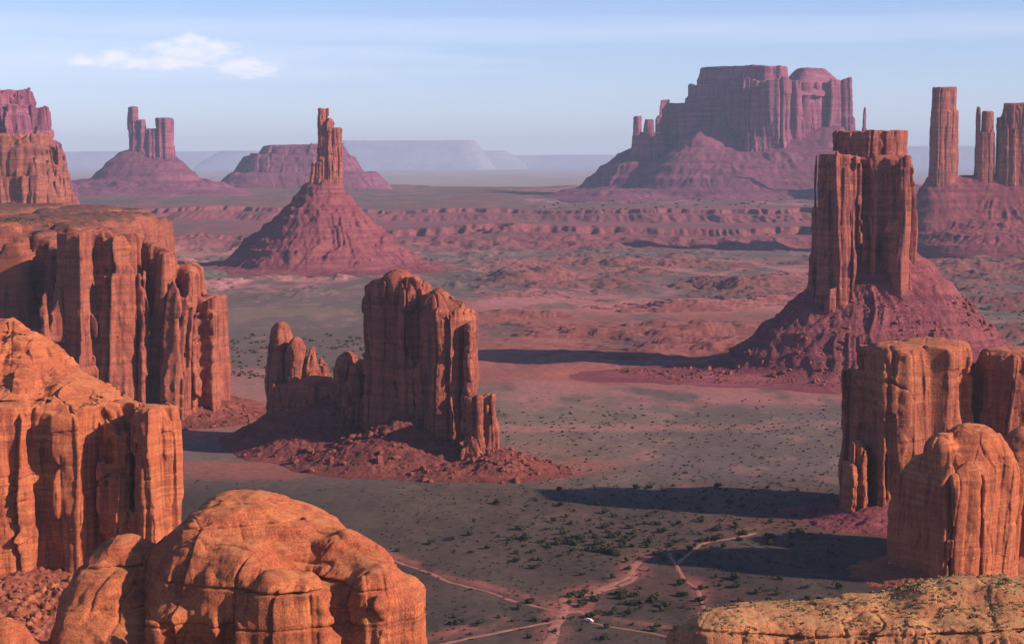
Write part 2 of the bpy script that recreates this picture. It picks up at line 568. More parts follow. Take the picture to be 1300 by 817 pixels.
def rubble(name, grid, n, smin_, smax_, mat, parent, zlo, zhi, seed=0, ylim=None, xlim=None):
    """angular fallen blocks lying on an apron, one mass"""
    rs = np.random.RandomState(seed + 3)
    xs, ys, h = grid
    iv, jf = ico()
    i = rs.randint(2, len(xs) - 2, n * 6); j = rs.randint(2, len(ys) - 2, n * 6)
    z = h[i, j]
    ok = (z > zlo) & (z < zhi)
    if ylim is not None: ok &= ys[j] < ylim
    if xlim is not None: ok &= (xs[i] > xlim[0]) & (xs[i] < xlim[1])
    dens = noise2(xs[i] / 30 + seed, ys[j] / 30) > -.15
    ok &= dens
    i, j, z = i[ok][:n], j[ok][:n], z[ok][:n]
    n = len(i)
    if n == 0: return
    sz = smin_ + (smax_ - smin_) * rs.rand(n) ** 9
    V = iv[None] * (0.7 + .6 * rs.rand(n, 12, 1)) * (sz[:, None, None] * (0.6 + .7 * rs.rand(n, 1, 3)))
    a = rs.rand(n) * 6.28
    c, s_ = np.cos(a)[:, None], np.sin(a)[:, None]
    V = np.stack([V[..., 0] * c - V[..., 1] * s_, V[..., 0] * s_ + V[..., 1] * c, V[..., 2]], -1)
    V += np.stack([xs[i] + rs.rand(n) * 2, ys[j], z + sz * .15], -1)[:, None]
    Fc = (jf[None] + (np.arange(n) * 12)[:, None, None]).reshape(-1, 3)
    o = mesh_obj(name, V.reshape(-1, 3), Fc, mat, parent, smooth=False, tris=True)
    tag(o, kind='stuff')
    return o


# ------------------------------------------------------------------ materials
def newmat(name):
    m = bpy.data.materials.new(name)
    m.use_nodes = True
    return m, m.node_tree.nodes, m.node_tree.links, m.node_tree.nodes['Principled BSDF']


def rock_mat(name, light, mid, dark, s=6.0, streak=.6, bed=.35, top=None, topn=.78, beds=6.0, bump=1.0, spots=None):
    m, N, L, B = newmat(name)
    B.inputs['Roughness'].default_value = .92
    B.inputs['Specular IOR Level'].default_value = .12
    tc = N.new('ShaderNodeTexCoord')

    def noise(sc, detail=5, rough=.6, dist=0):
        mp = N.new('ShaderNodeMapping'); mp.inputs['Scale'].default_value = sc
        L.new(tc.outputs['Object'], mp.inputs[0])
        n = N.new('ShaderNodeTexNoise'); n.inputs['Scale'].default_value = 1
        n.inputs['Detail'].default_value = detail; n.inputs['Roughness'].default_value = rough
        n.inputs['Distortion'].default_value = dist
        L.new(mp.outputs[0], n.inputs['Vector'])
        return n.outputs['Fac']

    def ramp(f, a, b, c0=0., c1=1.):
        r = N.new('ShaderNodeMapRange'); r.interpolation_type = 'SMOOTHSTEP'
        r.inputs[1].default_value = a; r.inputs[2].default_value = b
        r.inputs[3].default_value = c0; r.inputs[4].default_value = c1
        L.new(f, r.inputs[0]); return r.outputs[0]

    def mix(f, a, b, mode='MIX'):
        x = N.new('ShaderNodeMix'); x.data_type = 'RGBA'; x.blend_type = mode
        if isinstance(f, float): x.inputs[0].default_value = f
        else: L.new(f, x.inputs[0])
        for sock, v in ((x.inputs[6], a), (x.inputs[7], b)):
            if isinstance(v, tuple): sock.default_value = (*v, 1)
            else: L.new(v, sock)
        return x.outputs[2]

    def mul(a, b):
        x = N.new('ShaderNodeMath'); x.operation = 'MULTIPLY'
        for i, v in enumerate((a, b)):
            if isinstance(v, float): x.inputs[i].default_value = v
            else: L.new(v, x.inputs[i])
        return x.outputs[0]

    def add(a, b):
        x = N.new('ShaderNodeMath'); x.operation = 'ADD'
        L.new(a, x.inputs[0]); L.new(b, x.inputs[1]); return x.outputs[0]
    geo = N.new('ShaderNodeNewGeometry')
    sp = N.new('ShaderNodeSeparateXYZ'); L.new(geo.outputs['Normal'], sp.inputs[0])
    steep = ramp(sp.outputs[2], .35, .75, 1., .0)
    pat = noise((1 / (s * 7),) * 3, 5, .6, .5)
    strk = noise((1 / (s * 1.5), 1 / (s * 1.5), 1 / (s * 13)), 4, .62, .7)
    strk2 = noise((1 / (s * .7), 1 / (s * .7), 1 / (s * 8)), 3, .55, .8)
    bedn = noise((1 / 300, 1 / 300, 1 / beds), 3, .6)
    grain = noise((1 / (s * .22), 1 / (s * .22), 1 / (s * .3)), 8, .7)
    col = mix(ramp(pat, .38, .66), mid, light)
    col = mix(mul(ramp(bedn, .42, .62), float(bed)), col, dark)
    sk = mul(mul(ramp(strk, .47, .68), steep), float(streak))
    col = mix(sk, col, dark)
    sk2 = mul(mul(ramp(strk2, .55, .75), steep), float(streak * .3))
    col = mix(sk2, col, light)
    # thin curving bedding lines and small pits
    mpw = N.new('ShaderNodeMapping'); mpw.inputs['Scale'].default_value = (1 / (s * 14), 1 / (s * 14), 1 / (s * 1.1))
    mpw.inputs['Rotation'].default_value = (.12, -.16, 0)
    L.new(tc.outputs['Object'], mpw.inputs[0])
    wv = N.new('ShaderNodeTexNoise'); wv.inputs['Scale'].default_value = 1; wv.inputs['Detail'].default_value = 5; wv.inputs['Roughness'].default_value = .62; wv.inputs['Distortion'].default_value = .35
    L.new(mpw.outputs[0], wv.inputs['Vector'])
    col = mix(mul(mul(ramp(wv.outputs['Fac'], .50, .58), ramp(pat, .35, .6)), .45), col, dark)
    col = mix(mul(ramp(wv.outputs['Fac'], .46, .38), .35), col, light)
    vp = N.new('ShaderNodeTexVoronoi'); vp.inputs['Scale'].default_value = 1 / (s * .9)
    L.new(tc.outputs['Object'], vp.inputs['Vector'])
    pm = mul(ramp(vp.outputs['Distance'], .10, .22, 1., 0.), ramp(noise((1 / (s * 5),) * 3, 3), .5, .6))
    col = mix(mul(pm, .6), col, dark)
    col = mix(1.0, col, mix(ramp(grain, .3, .7), (.58, .55, .55), (1.3, 1.3, 1.3)), 'MULTIPLY')
    if top:
        tn = mul(ramp(sp.outputs[2], topn, topn + .14), ramp(noise((1 / (s * 1.6),) * 3, 6, .65), .40, .56))
        col = mix(tn, col, top)
    if spots:
        vo = N.new('ShaderNodeTexVoronoi'); vo.inputs['Scale'].default_value = 1 / spots[1]
        L.new(tc.outputs['Object'], vo.inputs['Vector'])
        msk = mul(mul(ramp(vo.outputs['Distance'], .16, .30, 1., 0.), ramp(noise((1 / (spots[1] * 6),) * 3, 3), .46, .56)), ramp(sp.outputs[2], .55, .75))
        col = mix(msk, col, spots[0])
    L.new(col, B.inputs['Base Color'])
    bp = N.new('ShaderNodeBump'); bp.inputs['Strength'].default_value = .8
    bp.inputs['Distance'].default_value = s * .30 * bump
    L.new(add(add(grain, mul(strk, .5)), mul(wv.outputs['Fac'], .6)), bp.inputs['Height'])
    L.new(bp.outputs[0], B.inputs['Normal'])
    return m


ORANGE = rock_mat('orange_slickrock', (.52, .178, .070), (.41, .118, .050), (.17, .044, .034), s=3.0, streak=.7, bed=.30, beds=3.0,
                  top=(.50, .19, .075), topn=.8)
RIMROCK = rock_mat('rim_slickrock', (.50, .22, .10), (.42, .17, .08), (.22, .09, .05), s=1.6, streak=.4, bed=.3, beds=2.0,
                   top=(.42, .235, .10), topn=.76)
SAND = rock_mat('red_sandstone', (.40, .135, .072), (.30, .090, .056), (.115, .036, .036), s=5.0, streak=.85, bed=.25, beds=6.0,
                top=(.27, .11, .06), topn=.82)
PLATEAU = rock_mat('scrub_plateau', (.34, .115, .065), (.25, .080, .052), (.115, .036, .036), s=5.0, streak=.8, bed=.25, beds=6.0, top=(.095, .060, .046), topn=.7)
BLOCKY = rock_mat('block_sandstone', (.47, .165, .078), (.355, .112, .058), (.15, .046, .036), s=5.0, streak=.75, bed=.25, beds=6.0, top=(.42, .16, .075), topn=.82)
BUTTE = rock_mat('butte_sandstone', (.41, .138, .090), (.28, .085, .068), (.095, .031, .038), s=7.0, streak=.9, bed=.22, beds=8.0,
                 top=(.24, .12, .08), topn=.82)
FAR = rock_mat('haze_tinted_sandstone', (.335, .118, .165), (.235, .073, .122), (.095, .030, .072), s=18.0, streak=.9, bed=.3, beds=22.0,  # violet cast of distance haze painted into the red rock colour
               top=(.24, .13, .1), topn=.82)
SCREE = rock_mat('red_scree', (.265, .083, .088), (.20, .057, .067), (.12, .034, .050), s=9.0, streak=.35, bed=.55, beds=9.0)
MIDSCREE = rock_mat('brown_scree', (.25, .080, .058), (.18, .053, .043), (.105, .032, .032), s=7.0, streak=.35, bed=.5, beds=8.0)
FARSCREE = rock_mat('haze_tinted_scree', (.235, .082, .122), (.18, .059, .098), (.11, .037, .074), s=30.0, streak=.4, bed=.6, beds=24.0)  # same haze violet painted into the far scree
BANDED = rock_mat('banded_cliff', (.36, .135, .085), (.27, .092, .062), (.14, .046, .040), s=10.0, streak=.5, bed=.7, beds=16.0)
PALE = rock_mat('haze_paled_rock', (.33, .32, .38), (.27, .26, .32), (.19, .18, .235), s=120.0, streak=.5, bed=.5, beds=90.0)  # bluish paleness of far haze painted into the rock colour
BLOCKS = rock_mat('fallen_blocks', (.27, .085, .060), (.19, .057, .046), (.17, .065, .05), s=5.0, streak=.1, bed=.2)

NEARSCREE = rock_mat('near_scree', (.36, .125, .065), (.27, .085, .050), (.15, .045, .036), s=5.0, streak=.2, bed=.3, beds=7.0)
NEARBLOCKS = rock_mat('near_blocks', (.44, .16, .075), (.33, .105, .055), (.18, .055, .038), s=3.0, streak=.1, bed=.2)

# ------------------------------------------------------------------ terrain
def sstep(t):
    t = np.clip(t, 0, 1); return t * t * (3 - 2 * t)


def plan(x, y):
    return 650 + F_PX * x / y, 205 + F_PX * CAM_H / y


def terrain(x, y):
    x = np.asarray(x, np.float64); y = np.maximum(np.asarray(y, np.float64), 500.0)
    U, Vv = plan(x, y)
    z = 2.0 * fbm2(x / 260, y / 260, 4) + .5 * fbm2(x / 40, y / 40 + 7, 3)
    # low red swells under the great right butte and the badland humps farther out
    m = np.exp(-((U - 860) / 210) ** 2 - ((y - 2750) / 380) ** 2)
    z += m * (13 * fbm2(x / 120 + 3, y / 90, 5, .55) + 5)
    far = sstep((y - 3500) / 600) * (1 - sstep((y - 6000) / 400))
    hum = np.maximum(fbm2(x / 120 + 9, y / 160, 5, .6) + .15 * np.sin(U / 90), 0)
    z += far * 16 * hum
    led = fbm2(x / 300 + 31, y / 170 + 3, 5, .55) * 6 + .35 * m
    lf = np.floor(led); ls = lf + sstep((led - lf) / .22)
    zone = sstep((y - 2450) / 200) * (1 - sstep((y - 5200) / 500)) * sstep((U - 560) / 120)
    z += zone * 4.0 * np.maximum(ls - 1, 0) + zone * .8 * fbm2(x / 25, y / 25, 3)
    # escarpments: two scarps cut by gullies
    ln = fbm2(x / 1500 + 2.2, y / 5000, 3)
    gx = (1 - np.abs(fbm2(x / 210 + 4, y / 1100, 5, .62))) * (.6 + .5 * fbm2(x / 900 + 1, y / 2000, 2))
    e1 = 5900 + 420 * ln - 380 * (gx - .4) + 60 * fbm2(x / 60, y / 60, 2)
    t1 = np.clip((y - e1) / 520, 0, 1)
    pr = .55 * sstep(t1 / .62) + .45 * sstep((t1 - .80) / .2)
    z += 58 * pr * (1 + .30 * fbm2(x / 800, y / 900 + 3, 3))
    ln2 = fbm2(x / 1900 + 7.2, y / 6000 + 3, 3)
    gx2 = (1 - np.abs(fbm2(x / 230 + 14, y / 1200, 5, .62))) * (.6 + .5 * fbm2(x / 1000 + 6, y / 2000, 2))
    e2 = 7150 + 500 * ln2 - 420 * (gx2 - .4) - 300 * sstep((U - 650) / 150)
    t2 = np.clip((y - e2) / 420, 0, 1)
    z += 46 * (.6 * sstep(t2 / .7) + .4 * sstep((t2 - .82) / .18))
    z += 9 * sstep((y - 7600) / 800) * fbm2(x / 420, y / 420, 4)
    z += 14 * sstep((y - 8500) / 3500)
    z -= 75 * sstep((y - 12800) / 2500)
    return z


def ground_colour(x, y, z, slope):
    U, Vv = plan(x, y)
    n1 = fbm2(x / 330 + 5, y / 700, 5, .6)
    n2 = fbm2(x / 90 + 1, y / 200 + 4, 5, .62)
    n3 = fbm2(x / 34 + 8, y / 60, 4, .65)
    sage = np.array([.120, .092, .078]); dry = np.array([.22, .155, .105]); red = np.array([.28, .10, .078])
    pink = np.array([.38, .165, .15]); grey = np.array([.155, .115, .108])

    def g(u0, v0, su, sv):
        return np.exp(-((U - u0) / su) ** 2 - ((Vv - v0) / sv) ** 2)

    def box(u0, u1, v0, v1, fu=40, fv=12):
        return sstep((U - u0) / fu + .5) * sstep((u1 - U) / fu + .5) * sstep((Vv - v0) / fv + .5) * sstep((v1 - Vv) / fv + .5)
    c = np.ones(x.shape + (3,)) * sage

    def lay(m, colr):
        nonlocal c
        m = np.clip(m, 0, 1)[..., None]
        c = c * (1 - m) + colr * m
    lay(.8 * sstep((n2 + .15) / .5) * .6, grey)
    lay(sstep((n1 + n3 * .5 - .1) / .5) * .55, dry)
    nn = n1 * .5 + n2 * .5
    lay(box(560, 1090, 382, 490, 90, 16) * sstep((nn + .45) / .6) * .9, red)
    lay(box(640, 1400, 486, 516, 60, 12) * sstep((n2 + n3 * .4 + .35) / .7) * .8, pink * .85)
    lay(box(600, 1060, 330, 395, 60, 14) * sstep((nn + .35) / .5) * .8, pink)
    lay(box(-300, 620, 318, 372, 60, 10) * sstep((nn + .3) / .5) * .85, pink)
    lay(box(1150, 1700, 300, 345, 40, 12) * sstep((nn + .4) / .5) * .8, pink)
    lay(box(1150, 1700, 375, 430, 40, 12) * sstep((nn + .2) / .4) * .5, dry)
    lay(box(200, 345, 468, 520, 40, 12) * .45 * sstep((nn + .5) / .6), pink)
    lay(box(500, 1000, 540, 548, 100, 5) * .5 * sstep((n1 + .2) / .5), pink)
    lay(box(200, 780, 588, 612, 80, 8) * .75 * sstep((n2 + .6) / .6), red)
    lay(box(690, 1060, 620, 690, 60, 14) * sstep((n2 + n3 * .5 - .05) / .35) * .7, (red + dry) / 2 + .03)
    lay(box(560, 1100, 655, 850, 80, 20) * sstep((n2 * .7 + n3 * .6 - .30) / .25) * .6, red)
    lay(g(640, 800, 60, 14) * sstep((n3 + .4) / .5) * .7, pink)
    lay(sstep((n3 * .8 + n2 * .4 - .42) / .25) * .35, pink * .9)
    zl = sstep((y - 2450) / 200) * (1 - sstep((y - 5200) / 500)) * sstep((U - 560) / 120)
    lay(zl * sstep((slope - .10) / .15) * .8, np.array([.17, .058, .055]))
    # red soil washed from the buttes
    for (bx, by, rx_, ry_) in ((-95, 1760, 170, 120), (505, 2460, 420, 260), (-480, 2010, 330, 160), (330, 1430, 190, 110)):
        lay(np.exp(-(((x - bx) / rx_) ** 2 + ((y - by) / ry_) ** 2) ** 1.5) * np.clip(.55 + .6 * n2 + .5 * n3, 0, 1), red)
    # dark scrub on the near valley floor, plus broad shade painted into the soil
    scrub_shade = sstep((Vv - 585) / 60) * (.78 + .3 * np.clip(n2, -1, .6))
    lay(scrub_shade * .95 * np.clip(1 - 1.6 * (c[..., 0] - .2), .25, 1), np.array([.041, .032, .026]))
    for pts, w in TRACKS:
        Wp = np.array([flat_pt(*p) for p in pts])
        near = np.nonzero((x > Wp[:, 0].min() - 30) & (x < Wp[:, 0].max() + 30) & (y > Wp[:, 1].min() - 30) & (y < Wp[:, 1].max() + 30))
        qx, qy = x[near], y[near]
        dm = np.full(qx.shape, 1e9)
        for a, b in zip(Wp[:-1], Wp[1:]):
            ab = b - a
            tt = np.clip(((qx - a[0]) * ab[0] + (qy - a[1]) * ab[1]) / (ab @ ab), 0, 1)
            dm = np.minimum(dm, np.hypot(qx - a[0] - tt * ab[0], qy - a[1] - tt * ab[1]))
        m = np.zeros(x.shape); m[near] = np.exp(-(dm / (w * 2.2 + 2)) ** 2)
        lay(m * np.clip(.5 + .8 * n3 + .5 * n2, 0, .85), red)
    # escarpments and the high bench
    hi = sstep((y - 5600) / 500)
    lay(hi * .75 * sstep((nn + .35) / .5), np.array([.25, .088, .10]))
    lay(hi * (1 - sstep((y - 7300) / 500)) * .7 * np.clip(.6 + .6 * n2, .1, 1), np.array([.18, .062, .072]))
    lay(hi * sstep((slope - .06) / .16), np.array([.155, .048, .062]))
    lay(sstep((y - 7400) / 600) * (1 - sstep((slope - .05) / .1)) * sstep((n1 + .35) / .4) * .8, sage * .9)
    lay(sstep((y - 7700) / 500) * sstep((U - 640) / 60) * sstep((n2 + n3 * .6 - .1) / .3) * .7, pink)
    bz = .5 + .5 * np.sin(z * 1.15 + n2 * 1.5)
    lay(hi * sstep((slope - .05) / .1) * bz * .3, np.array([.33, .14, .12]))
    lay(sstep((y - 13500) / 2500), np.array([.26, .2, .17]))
    return c


TRACKS = [([(240, 668), (340, 676), (420, 688), (470, 700), (488, 706), (512, 716), (540, 725), (575, 740), (615, 750), (650, 762), (690, 772), (715, 779)], 2.3),
          ([(690, 840), (699, 815), (702, 800), (708, 788), (716, 778), (738, 776)], 4.4),
          ([(738, 776), (744, 785), (752, 790), (775, 795), (805, 800), (840, 806), (900, 826)], 1.8),
          ([(712, 782), (716, 768), (718, 757), (745, 754), (770, 744), (790, 736), (800, 730), (806, 716), (824, 706)], 3.8),
          ([(745, 756), (772, 747), (795, 740), (804, 734), (800, 722)], 3.4),
          ([(850, 702), (858, 716), (868, 735), (884, 748), (890, 762), (894, 775), (890, 795)], 2.0),
          ([(858, 716), (872, 704), (880, 698), (890, 691), (903, 687), (925, 684), (960, 676)], 2.6),
          ([(540, 822), (585, 812), (630, 803), (670, 795), (712, 786)], 2.4)]


def flat_pt(px, py):
    return P(px, py, F_PX * CAM_H / (py - 205.0))[0], F_PX * CAM_H / (py - 205.0)


def build_ground():
    yr = [-4000, -1500, 0, 300, 500]
    y = 700.0
    while y < 74000:
        yr.append(y)
        if y < 1080: dy = 10
        elif y < 5500: dy = min(max(y * y / 660000 * .9, 1.6), 7)
        elif y < 8800: dy = 8
        elif y < 13000: dy = 28
        else: dy = y * .06
        y += dy
    yr.append(75500)
    yr = np.array(yr)
    uc = np.concatenate([[-17000, -12000, -8000, -5000, -3000, -1800, -1000, -600, -350, -200], np.arange(-120, 1421, 1.4),
                         [1500, 1650, 1900, 2300, 3000, 4300, 6500, 9500, 13500, 18500]])
    UU, YY = np.meshgrid(uc, yr, indexing='ij')
    X = (UU - 650) / F_PX * np.maximum(YY, 700)
    X = np.clip(X, -44000, 44000)
    Z = terrain(X, YY)
    Z = np.where(YY < 900, Z * .3, Z)
    gy = np.gradient(Z, axis=1) / np.maximum(np.gradient(YY, axis=1), 1e-3)
    gx = np.gradient(Z, axis=0) / np.maximum(np.gradient(X, axis=0), 1e-3)
    slope = np.hypot(gx, gy)
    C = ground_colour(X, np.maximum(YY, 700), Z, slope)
    nx, ny = X.shape
    I = np.arange(nx * ny).reshape(nx, ny)
    Q = np.stack([I[:-1, :-1], I[1:, :-1], I[1:, 1:], I[:-1, 1:]], -1).reshape(-1, 4)
    m, N, L, B = newmat('desert_soil')
    B.inputs['Roughness'].default_value = .95
    B.inputs['Specular IOR Level'].default_value = .05
    at = N.new('ShaderNodeAttribute'); at.attribute_name = 'soil'
    tc = N.new('ShaderNodeTexCoord')
    n = N.new('ShaderNodeTexNoise'); n.inputs['Scale'].default_value = .12; n.inputs['Detail'].default_value = 8; n.inputs['Roughness'].default_value = .7
    L.new(tc.outputs['Object'], n.inputs['Vector'])
    mr = N.new('ShaderNodeMapRange'); mr.inputs[1].default_value = .3; mr.inputs[2].default_value = .7
    mr.inputs[3].default_value = .72; mr.inputs[4].default_value = 1.25
    L.new(n.outputs['Fac'], mr.inputs[0])
    mx = N.new('ShaderNodeMix'); mx.data_type = 'RGBA'; mx.blend_type = 'MULTIPLY'; mx.inputs[0].default_value = 1
    L.new(at.outputs['Color'], mx.inputs[6]); L.new(mr.outputs[0], mx.inputs[7])
    # low scrub, a few decimetres high: dark green flecks
    vo = N.new('ShaderNodeTexVoronoi'); vo.inputs['Scale'].default_value = .28
    L.new(tc.outputs['Object'], vo.inputs['Vector'])
    mv = N.new('ShaderNodeMapRange'); mv.inputs[1].default_value = .18; mv.inputs[2].default_value = .36
    mv.inputs[3].default_value = .75; mv.inputs[4].default_value = 0
    L.new(vo.outputs['Distance'], mv.inputs[0])
    n2 = N.new('ShaderNodeTexNoise'); n2.inputs['Scale'].default_value = .02; n2.inputs['Detail'].default_value = 4
    L.new(tc.outputs['Object'], n2.inputs['Vector'])
    mr2 = N.new('ShaderNodeMapRange'); mr2.inputs[1].default_value = .42; mr2.inputs[2].default_value = .6
    L.new(n2.outputs['Fac'], mr2.inputs[0])
    mm = N.new('ShaderNodeMath'); mm.operation = 'MULTIPLY'
    L.new(mv.outputs[0], mm.inputs[0]); L.new(mr2.outputs[0], mm.inputs[1])
    mx2 = N.new('ShaderNodeMix'); mx2.data_type = 'RGBA'
    L.new(mm.outputs[0], mx2.inputs[0]); L.new(mx.outputs[2], mx2.inputs[6])
    mx2.inputs[7].default_value = (.06, .062, .04, 1)
    L.new(mx2.outputs[2], B.inputs['Base Color'])
    bp = N.new('ShaderNodeBump'); bp.inputs['Strength'].default_value = .6; bp.inputs['Distance'].default_value = 1.2
    L.new(n.outputs['Fac'], bp.inputs['Height']); L.new(bp.outputs[0], B.inputs['Normal'])
    o = mesh_obj('ground', np.stack([X, YY, Z], -1).reshape(-1, 3), Q, m)
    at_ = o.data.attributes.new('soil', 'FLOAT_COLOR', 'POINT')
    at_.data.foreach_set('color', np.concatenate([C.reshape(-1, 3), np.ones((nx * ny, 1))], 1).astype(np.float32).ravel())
    tag(o, kind='structure')


build_ground()


def gz(x, y):
    return float(terrain(np.array([x]), np.array([y]))[0])


# ------------------------------------------------------------------ far pale tablelands
def base(px, Y, z=None):
    x, _ = P(px, 300, Y)
    return (x, Y, gz(x, Y) if z is None else z)


FARSTY = dict(col=900, cola=0, crack=0, cw=.12, flute=18, fl=500, iso=26, isos=1900, bed=8, beds=140, fine=0, warp=200)
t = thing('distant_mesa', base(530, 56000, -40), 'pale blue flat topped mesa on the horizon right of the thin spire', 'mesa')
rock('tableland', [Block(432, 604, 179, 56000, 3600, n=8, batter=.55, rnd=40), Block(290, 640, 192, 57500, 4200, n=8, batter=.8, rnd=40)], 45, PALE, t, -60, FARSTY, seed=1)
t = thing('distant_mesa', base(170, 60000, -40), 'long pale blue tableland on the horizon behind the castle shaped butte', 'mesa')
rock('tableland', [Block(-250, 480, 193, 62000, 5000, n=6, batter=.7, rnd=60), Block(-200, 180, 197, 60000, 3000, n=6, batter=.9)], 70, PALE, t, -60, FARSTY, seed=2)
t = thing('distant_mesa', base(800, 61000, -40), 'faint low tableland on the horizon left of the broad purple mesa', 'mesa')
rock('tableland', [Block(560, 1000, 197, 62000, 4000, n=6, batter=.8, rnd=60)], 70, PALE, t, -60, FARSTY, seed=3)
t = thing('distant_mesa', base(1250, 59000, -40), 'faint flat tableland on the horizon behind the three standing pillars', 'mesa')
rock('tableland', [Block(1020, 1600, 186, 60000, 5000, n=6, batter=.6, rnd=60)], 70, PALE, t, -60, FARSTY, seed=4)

# ------------------------------------------------------------------ broad purple mesa
BIG = dict(col=85, cola=15, crack=20, cw=.10, flute=8, fl=60, iso=5, isos=260, bed=3, beds=36, fine=2, warp=40)
Yb = 9600
t = thing('mesa', base(960, Yb), 'broad purple mesa on the skyline with spires on its left shoulder', 'mesa')
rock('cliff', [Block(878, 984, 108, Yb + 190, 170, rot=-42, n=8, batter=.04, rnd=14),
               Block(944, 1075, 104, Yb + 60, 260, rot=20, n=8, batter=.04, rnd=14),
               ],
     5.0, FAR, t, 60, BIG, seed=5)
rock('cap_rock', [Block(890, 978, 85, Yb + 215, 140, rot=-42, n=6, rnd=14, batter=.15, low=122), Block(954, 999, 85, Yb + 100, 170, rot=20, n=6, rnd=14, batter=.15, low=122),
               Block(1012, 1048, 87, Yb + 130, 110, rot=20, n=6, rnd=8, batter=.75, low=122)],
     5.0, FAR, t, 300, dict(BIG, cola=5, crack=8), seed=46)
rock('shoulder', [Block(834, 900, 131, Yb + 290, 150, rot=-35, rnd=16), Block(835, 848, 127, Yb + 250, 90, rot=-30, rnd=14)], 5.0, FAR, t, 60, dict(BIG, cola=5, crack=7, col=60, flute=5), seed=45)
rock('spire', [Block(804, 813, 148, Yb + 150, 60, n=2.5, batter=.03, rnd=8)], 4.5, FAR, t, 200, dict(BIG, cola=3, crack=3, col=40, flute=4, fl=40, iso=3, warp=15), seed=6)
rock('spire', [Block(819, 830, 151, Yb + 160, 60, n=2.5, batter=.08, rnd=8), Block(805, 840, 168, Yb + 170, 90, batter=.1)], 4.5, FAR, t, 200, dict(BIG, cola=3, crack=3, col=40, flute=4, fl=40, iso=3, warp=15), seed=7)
zt = P(900, 183, Yb)[1]
talus('talus_slope', [(975, Yb + 40, P(0, 158, Yb)[1], 470, 420, 560, .95, 380), (850, Yb + 230, P(0, 187, Yb)[1], 440, 400, 430, .95, 160), (1000, Yb + 100, P(0, 222, Yb)[1], 1150, 700, 760, .6, 300)], 78, 8, FARSCREE, t, gully=20, terr=7, rough=5, seed=2, gs=42)

# needle
t = thing('rock_needle', base(1098, 9000), 'thin rock needle just above the cap of the great right butte', 'rock needle')
rock('needle_shaft', [Block(1095.5, 1100.5, 136, 9000, 18, n=2.5, batter=.012, rnd=5)], 2.2, FAR, t, 60, dict(BIG, cola=2, crack=2, col=20, flute=2.5, fl=22, iso=2, isos=40, warp=8, fine=.8), seed=8)
talus('talus_slope', [(1098, 9000, P(0, 190, 9000)[1], 330, 330, 330, 1.2)], 80, 9, FARSCREE, t, gully=14, rough=5, seed=4, gs=50)

# ------------------------------------------------------------------ castle shaped butte and the stepped mesa beside it
KST = dict(col=42, cola=9, crack=12, cw=.12, flute=6, fl=36, iso=5, isos=90, bed=2.5, beds=22, fine=1.5, warp=15)
Yk = 10400
t = thing('castle_butte', base(190, Yk), 'castle shaped purple butte with a split tower crowning it on the far left', 'butte')
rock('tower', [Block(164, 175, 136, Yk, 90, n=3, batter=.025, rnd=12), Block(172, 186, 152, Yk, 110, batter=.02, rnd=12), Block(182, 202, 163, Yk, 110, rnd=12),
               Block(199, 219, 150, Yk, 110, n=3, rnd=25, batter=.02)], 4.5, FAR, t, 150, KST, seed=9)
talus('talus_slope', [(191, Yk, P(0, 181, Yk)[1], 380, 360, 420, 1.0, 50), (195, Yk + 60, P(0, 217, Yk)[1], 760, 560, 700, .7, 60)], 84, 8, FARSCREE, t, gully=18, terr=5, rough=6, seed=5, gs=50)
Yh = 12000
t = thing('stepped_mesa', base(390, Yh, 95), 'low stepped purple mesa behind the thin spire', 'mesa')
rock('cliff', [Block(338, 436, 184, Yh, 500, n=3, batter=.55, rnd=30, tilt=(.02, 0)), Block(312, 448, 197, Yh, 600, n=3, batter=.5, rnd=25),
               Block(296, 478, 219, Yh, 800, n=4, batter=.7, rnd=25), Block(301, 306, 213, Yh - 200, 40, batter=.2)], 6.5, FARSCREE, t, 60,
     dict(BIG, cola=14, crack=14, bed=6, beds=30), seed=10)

# ------------------------------------------------------------------ mesa at the left edge of the valley
Ya = 6000
t = thing('tall_mesa', base(0, Ya), 'tall stepped purple mesa cut off by the left border', 'mesa')
AST = dict(col=60, cola=11, crack=14, cw=.1, flute=6, fl=40, iso=6, isos=110, bed=3.5, beds=24, fine=1.5, warp=18)
rock('cliff', [Block(-190, 30, 116, Ya + 60, 300, n=5, batter=.12, rnd=16), Block(-190, 44, 136, Ya + 20, 330, n=5, batter=.1, rnd=14),
               Block(36, 56, 139, Ya - 10, 120, n=3, batter=.12, rnd=10), Block(-190, 66, 180, Ya, 380, n=5, batter=.12, rnd=16)], 3.6, FAR, t, 0, AST, seed=11)
talus('talus_slope', [(-40, Ya, P(0, 196, Ya)[1], 420, 440, 400, 1.35)], 2, 7, FARSCREE, t, gully=12, terr=4, rough=5, seed=6, gs=45)
Ya2 = 5000
t = thing('banded_butte', base(0, Ya2), 'orange banded butte at the left border with a level ledge across its face', 'butte')
rock('upper_cliff', [Block(-190, 52, 171, Ya2 + 60, 300, n=5, batter=.1, rnd=10), Block(-190, 66, 186, Ya2 + 60, 310, n=5, batter=.12, rnd=12)], 3.0, BANDED, t, 80,
     dict(AST, col=30, cola=5, crack=5, flute=4, fl=22, bed=4, iso=6), seed=12)
rock('lower_cliff', [Block(-190, 70, 224, Ya2 + 40, 330, n=5, batter=.03, rnd=6)], 3.0, BANDED, t, 0, dict(AST, col=34, cola=7, crack=9, flute=4, fl=22, bed=2), seed=13)

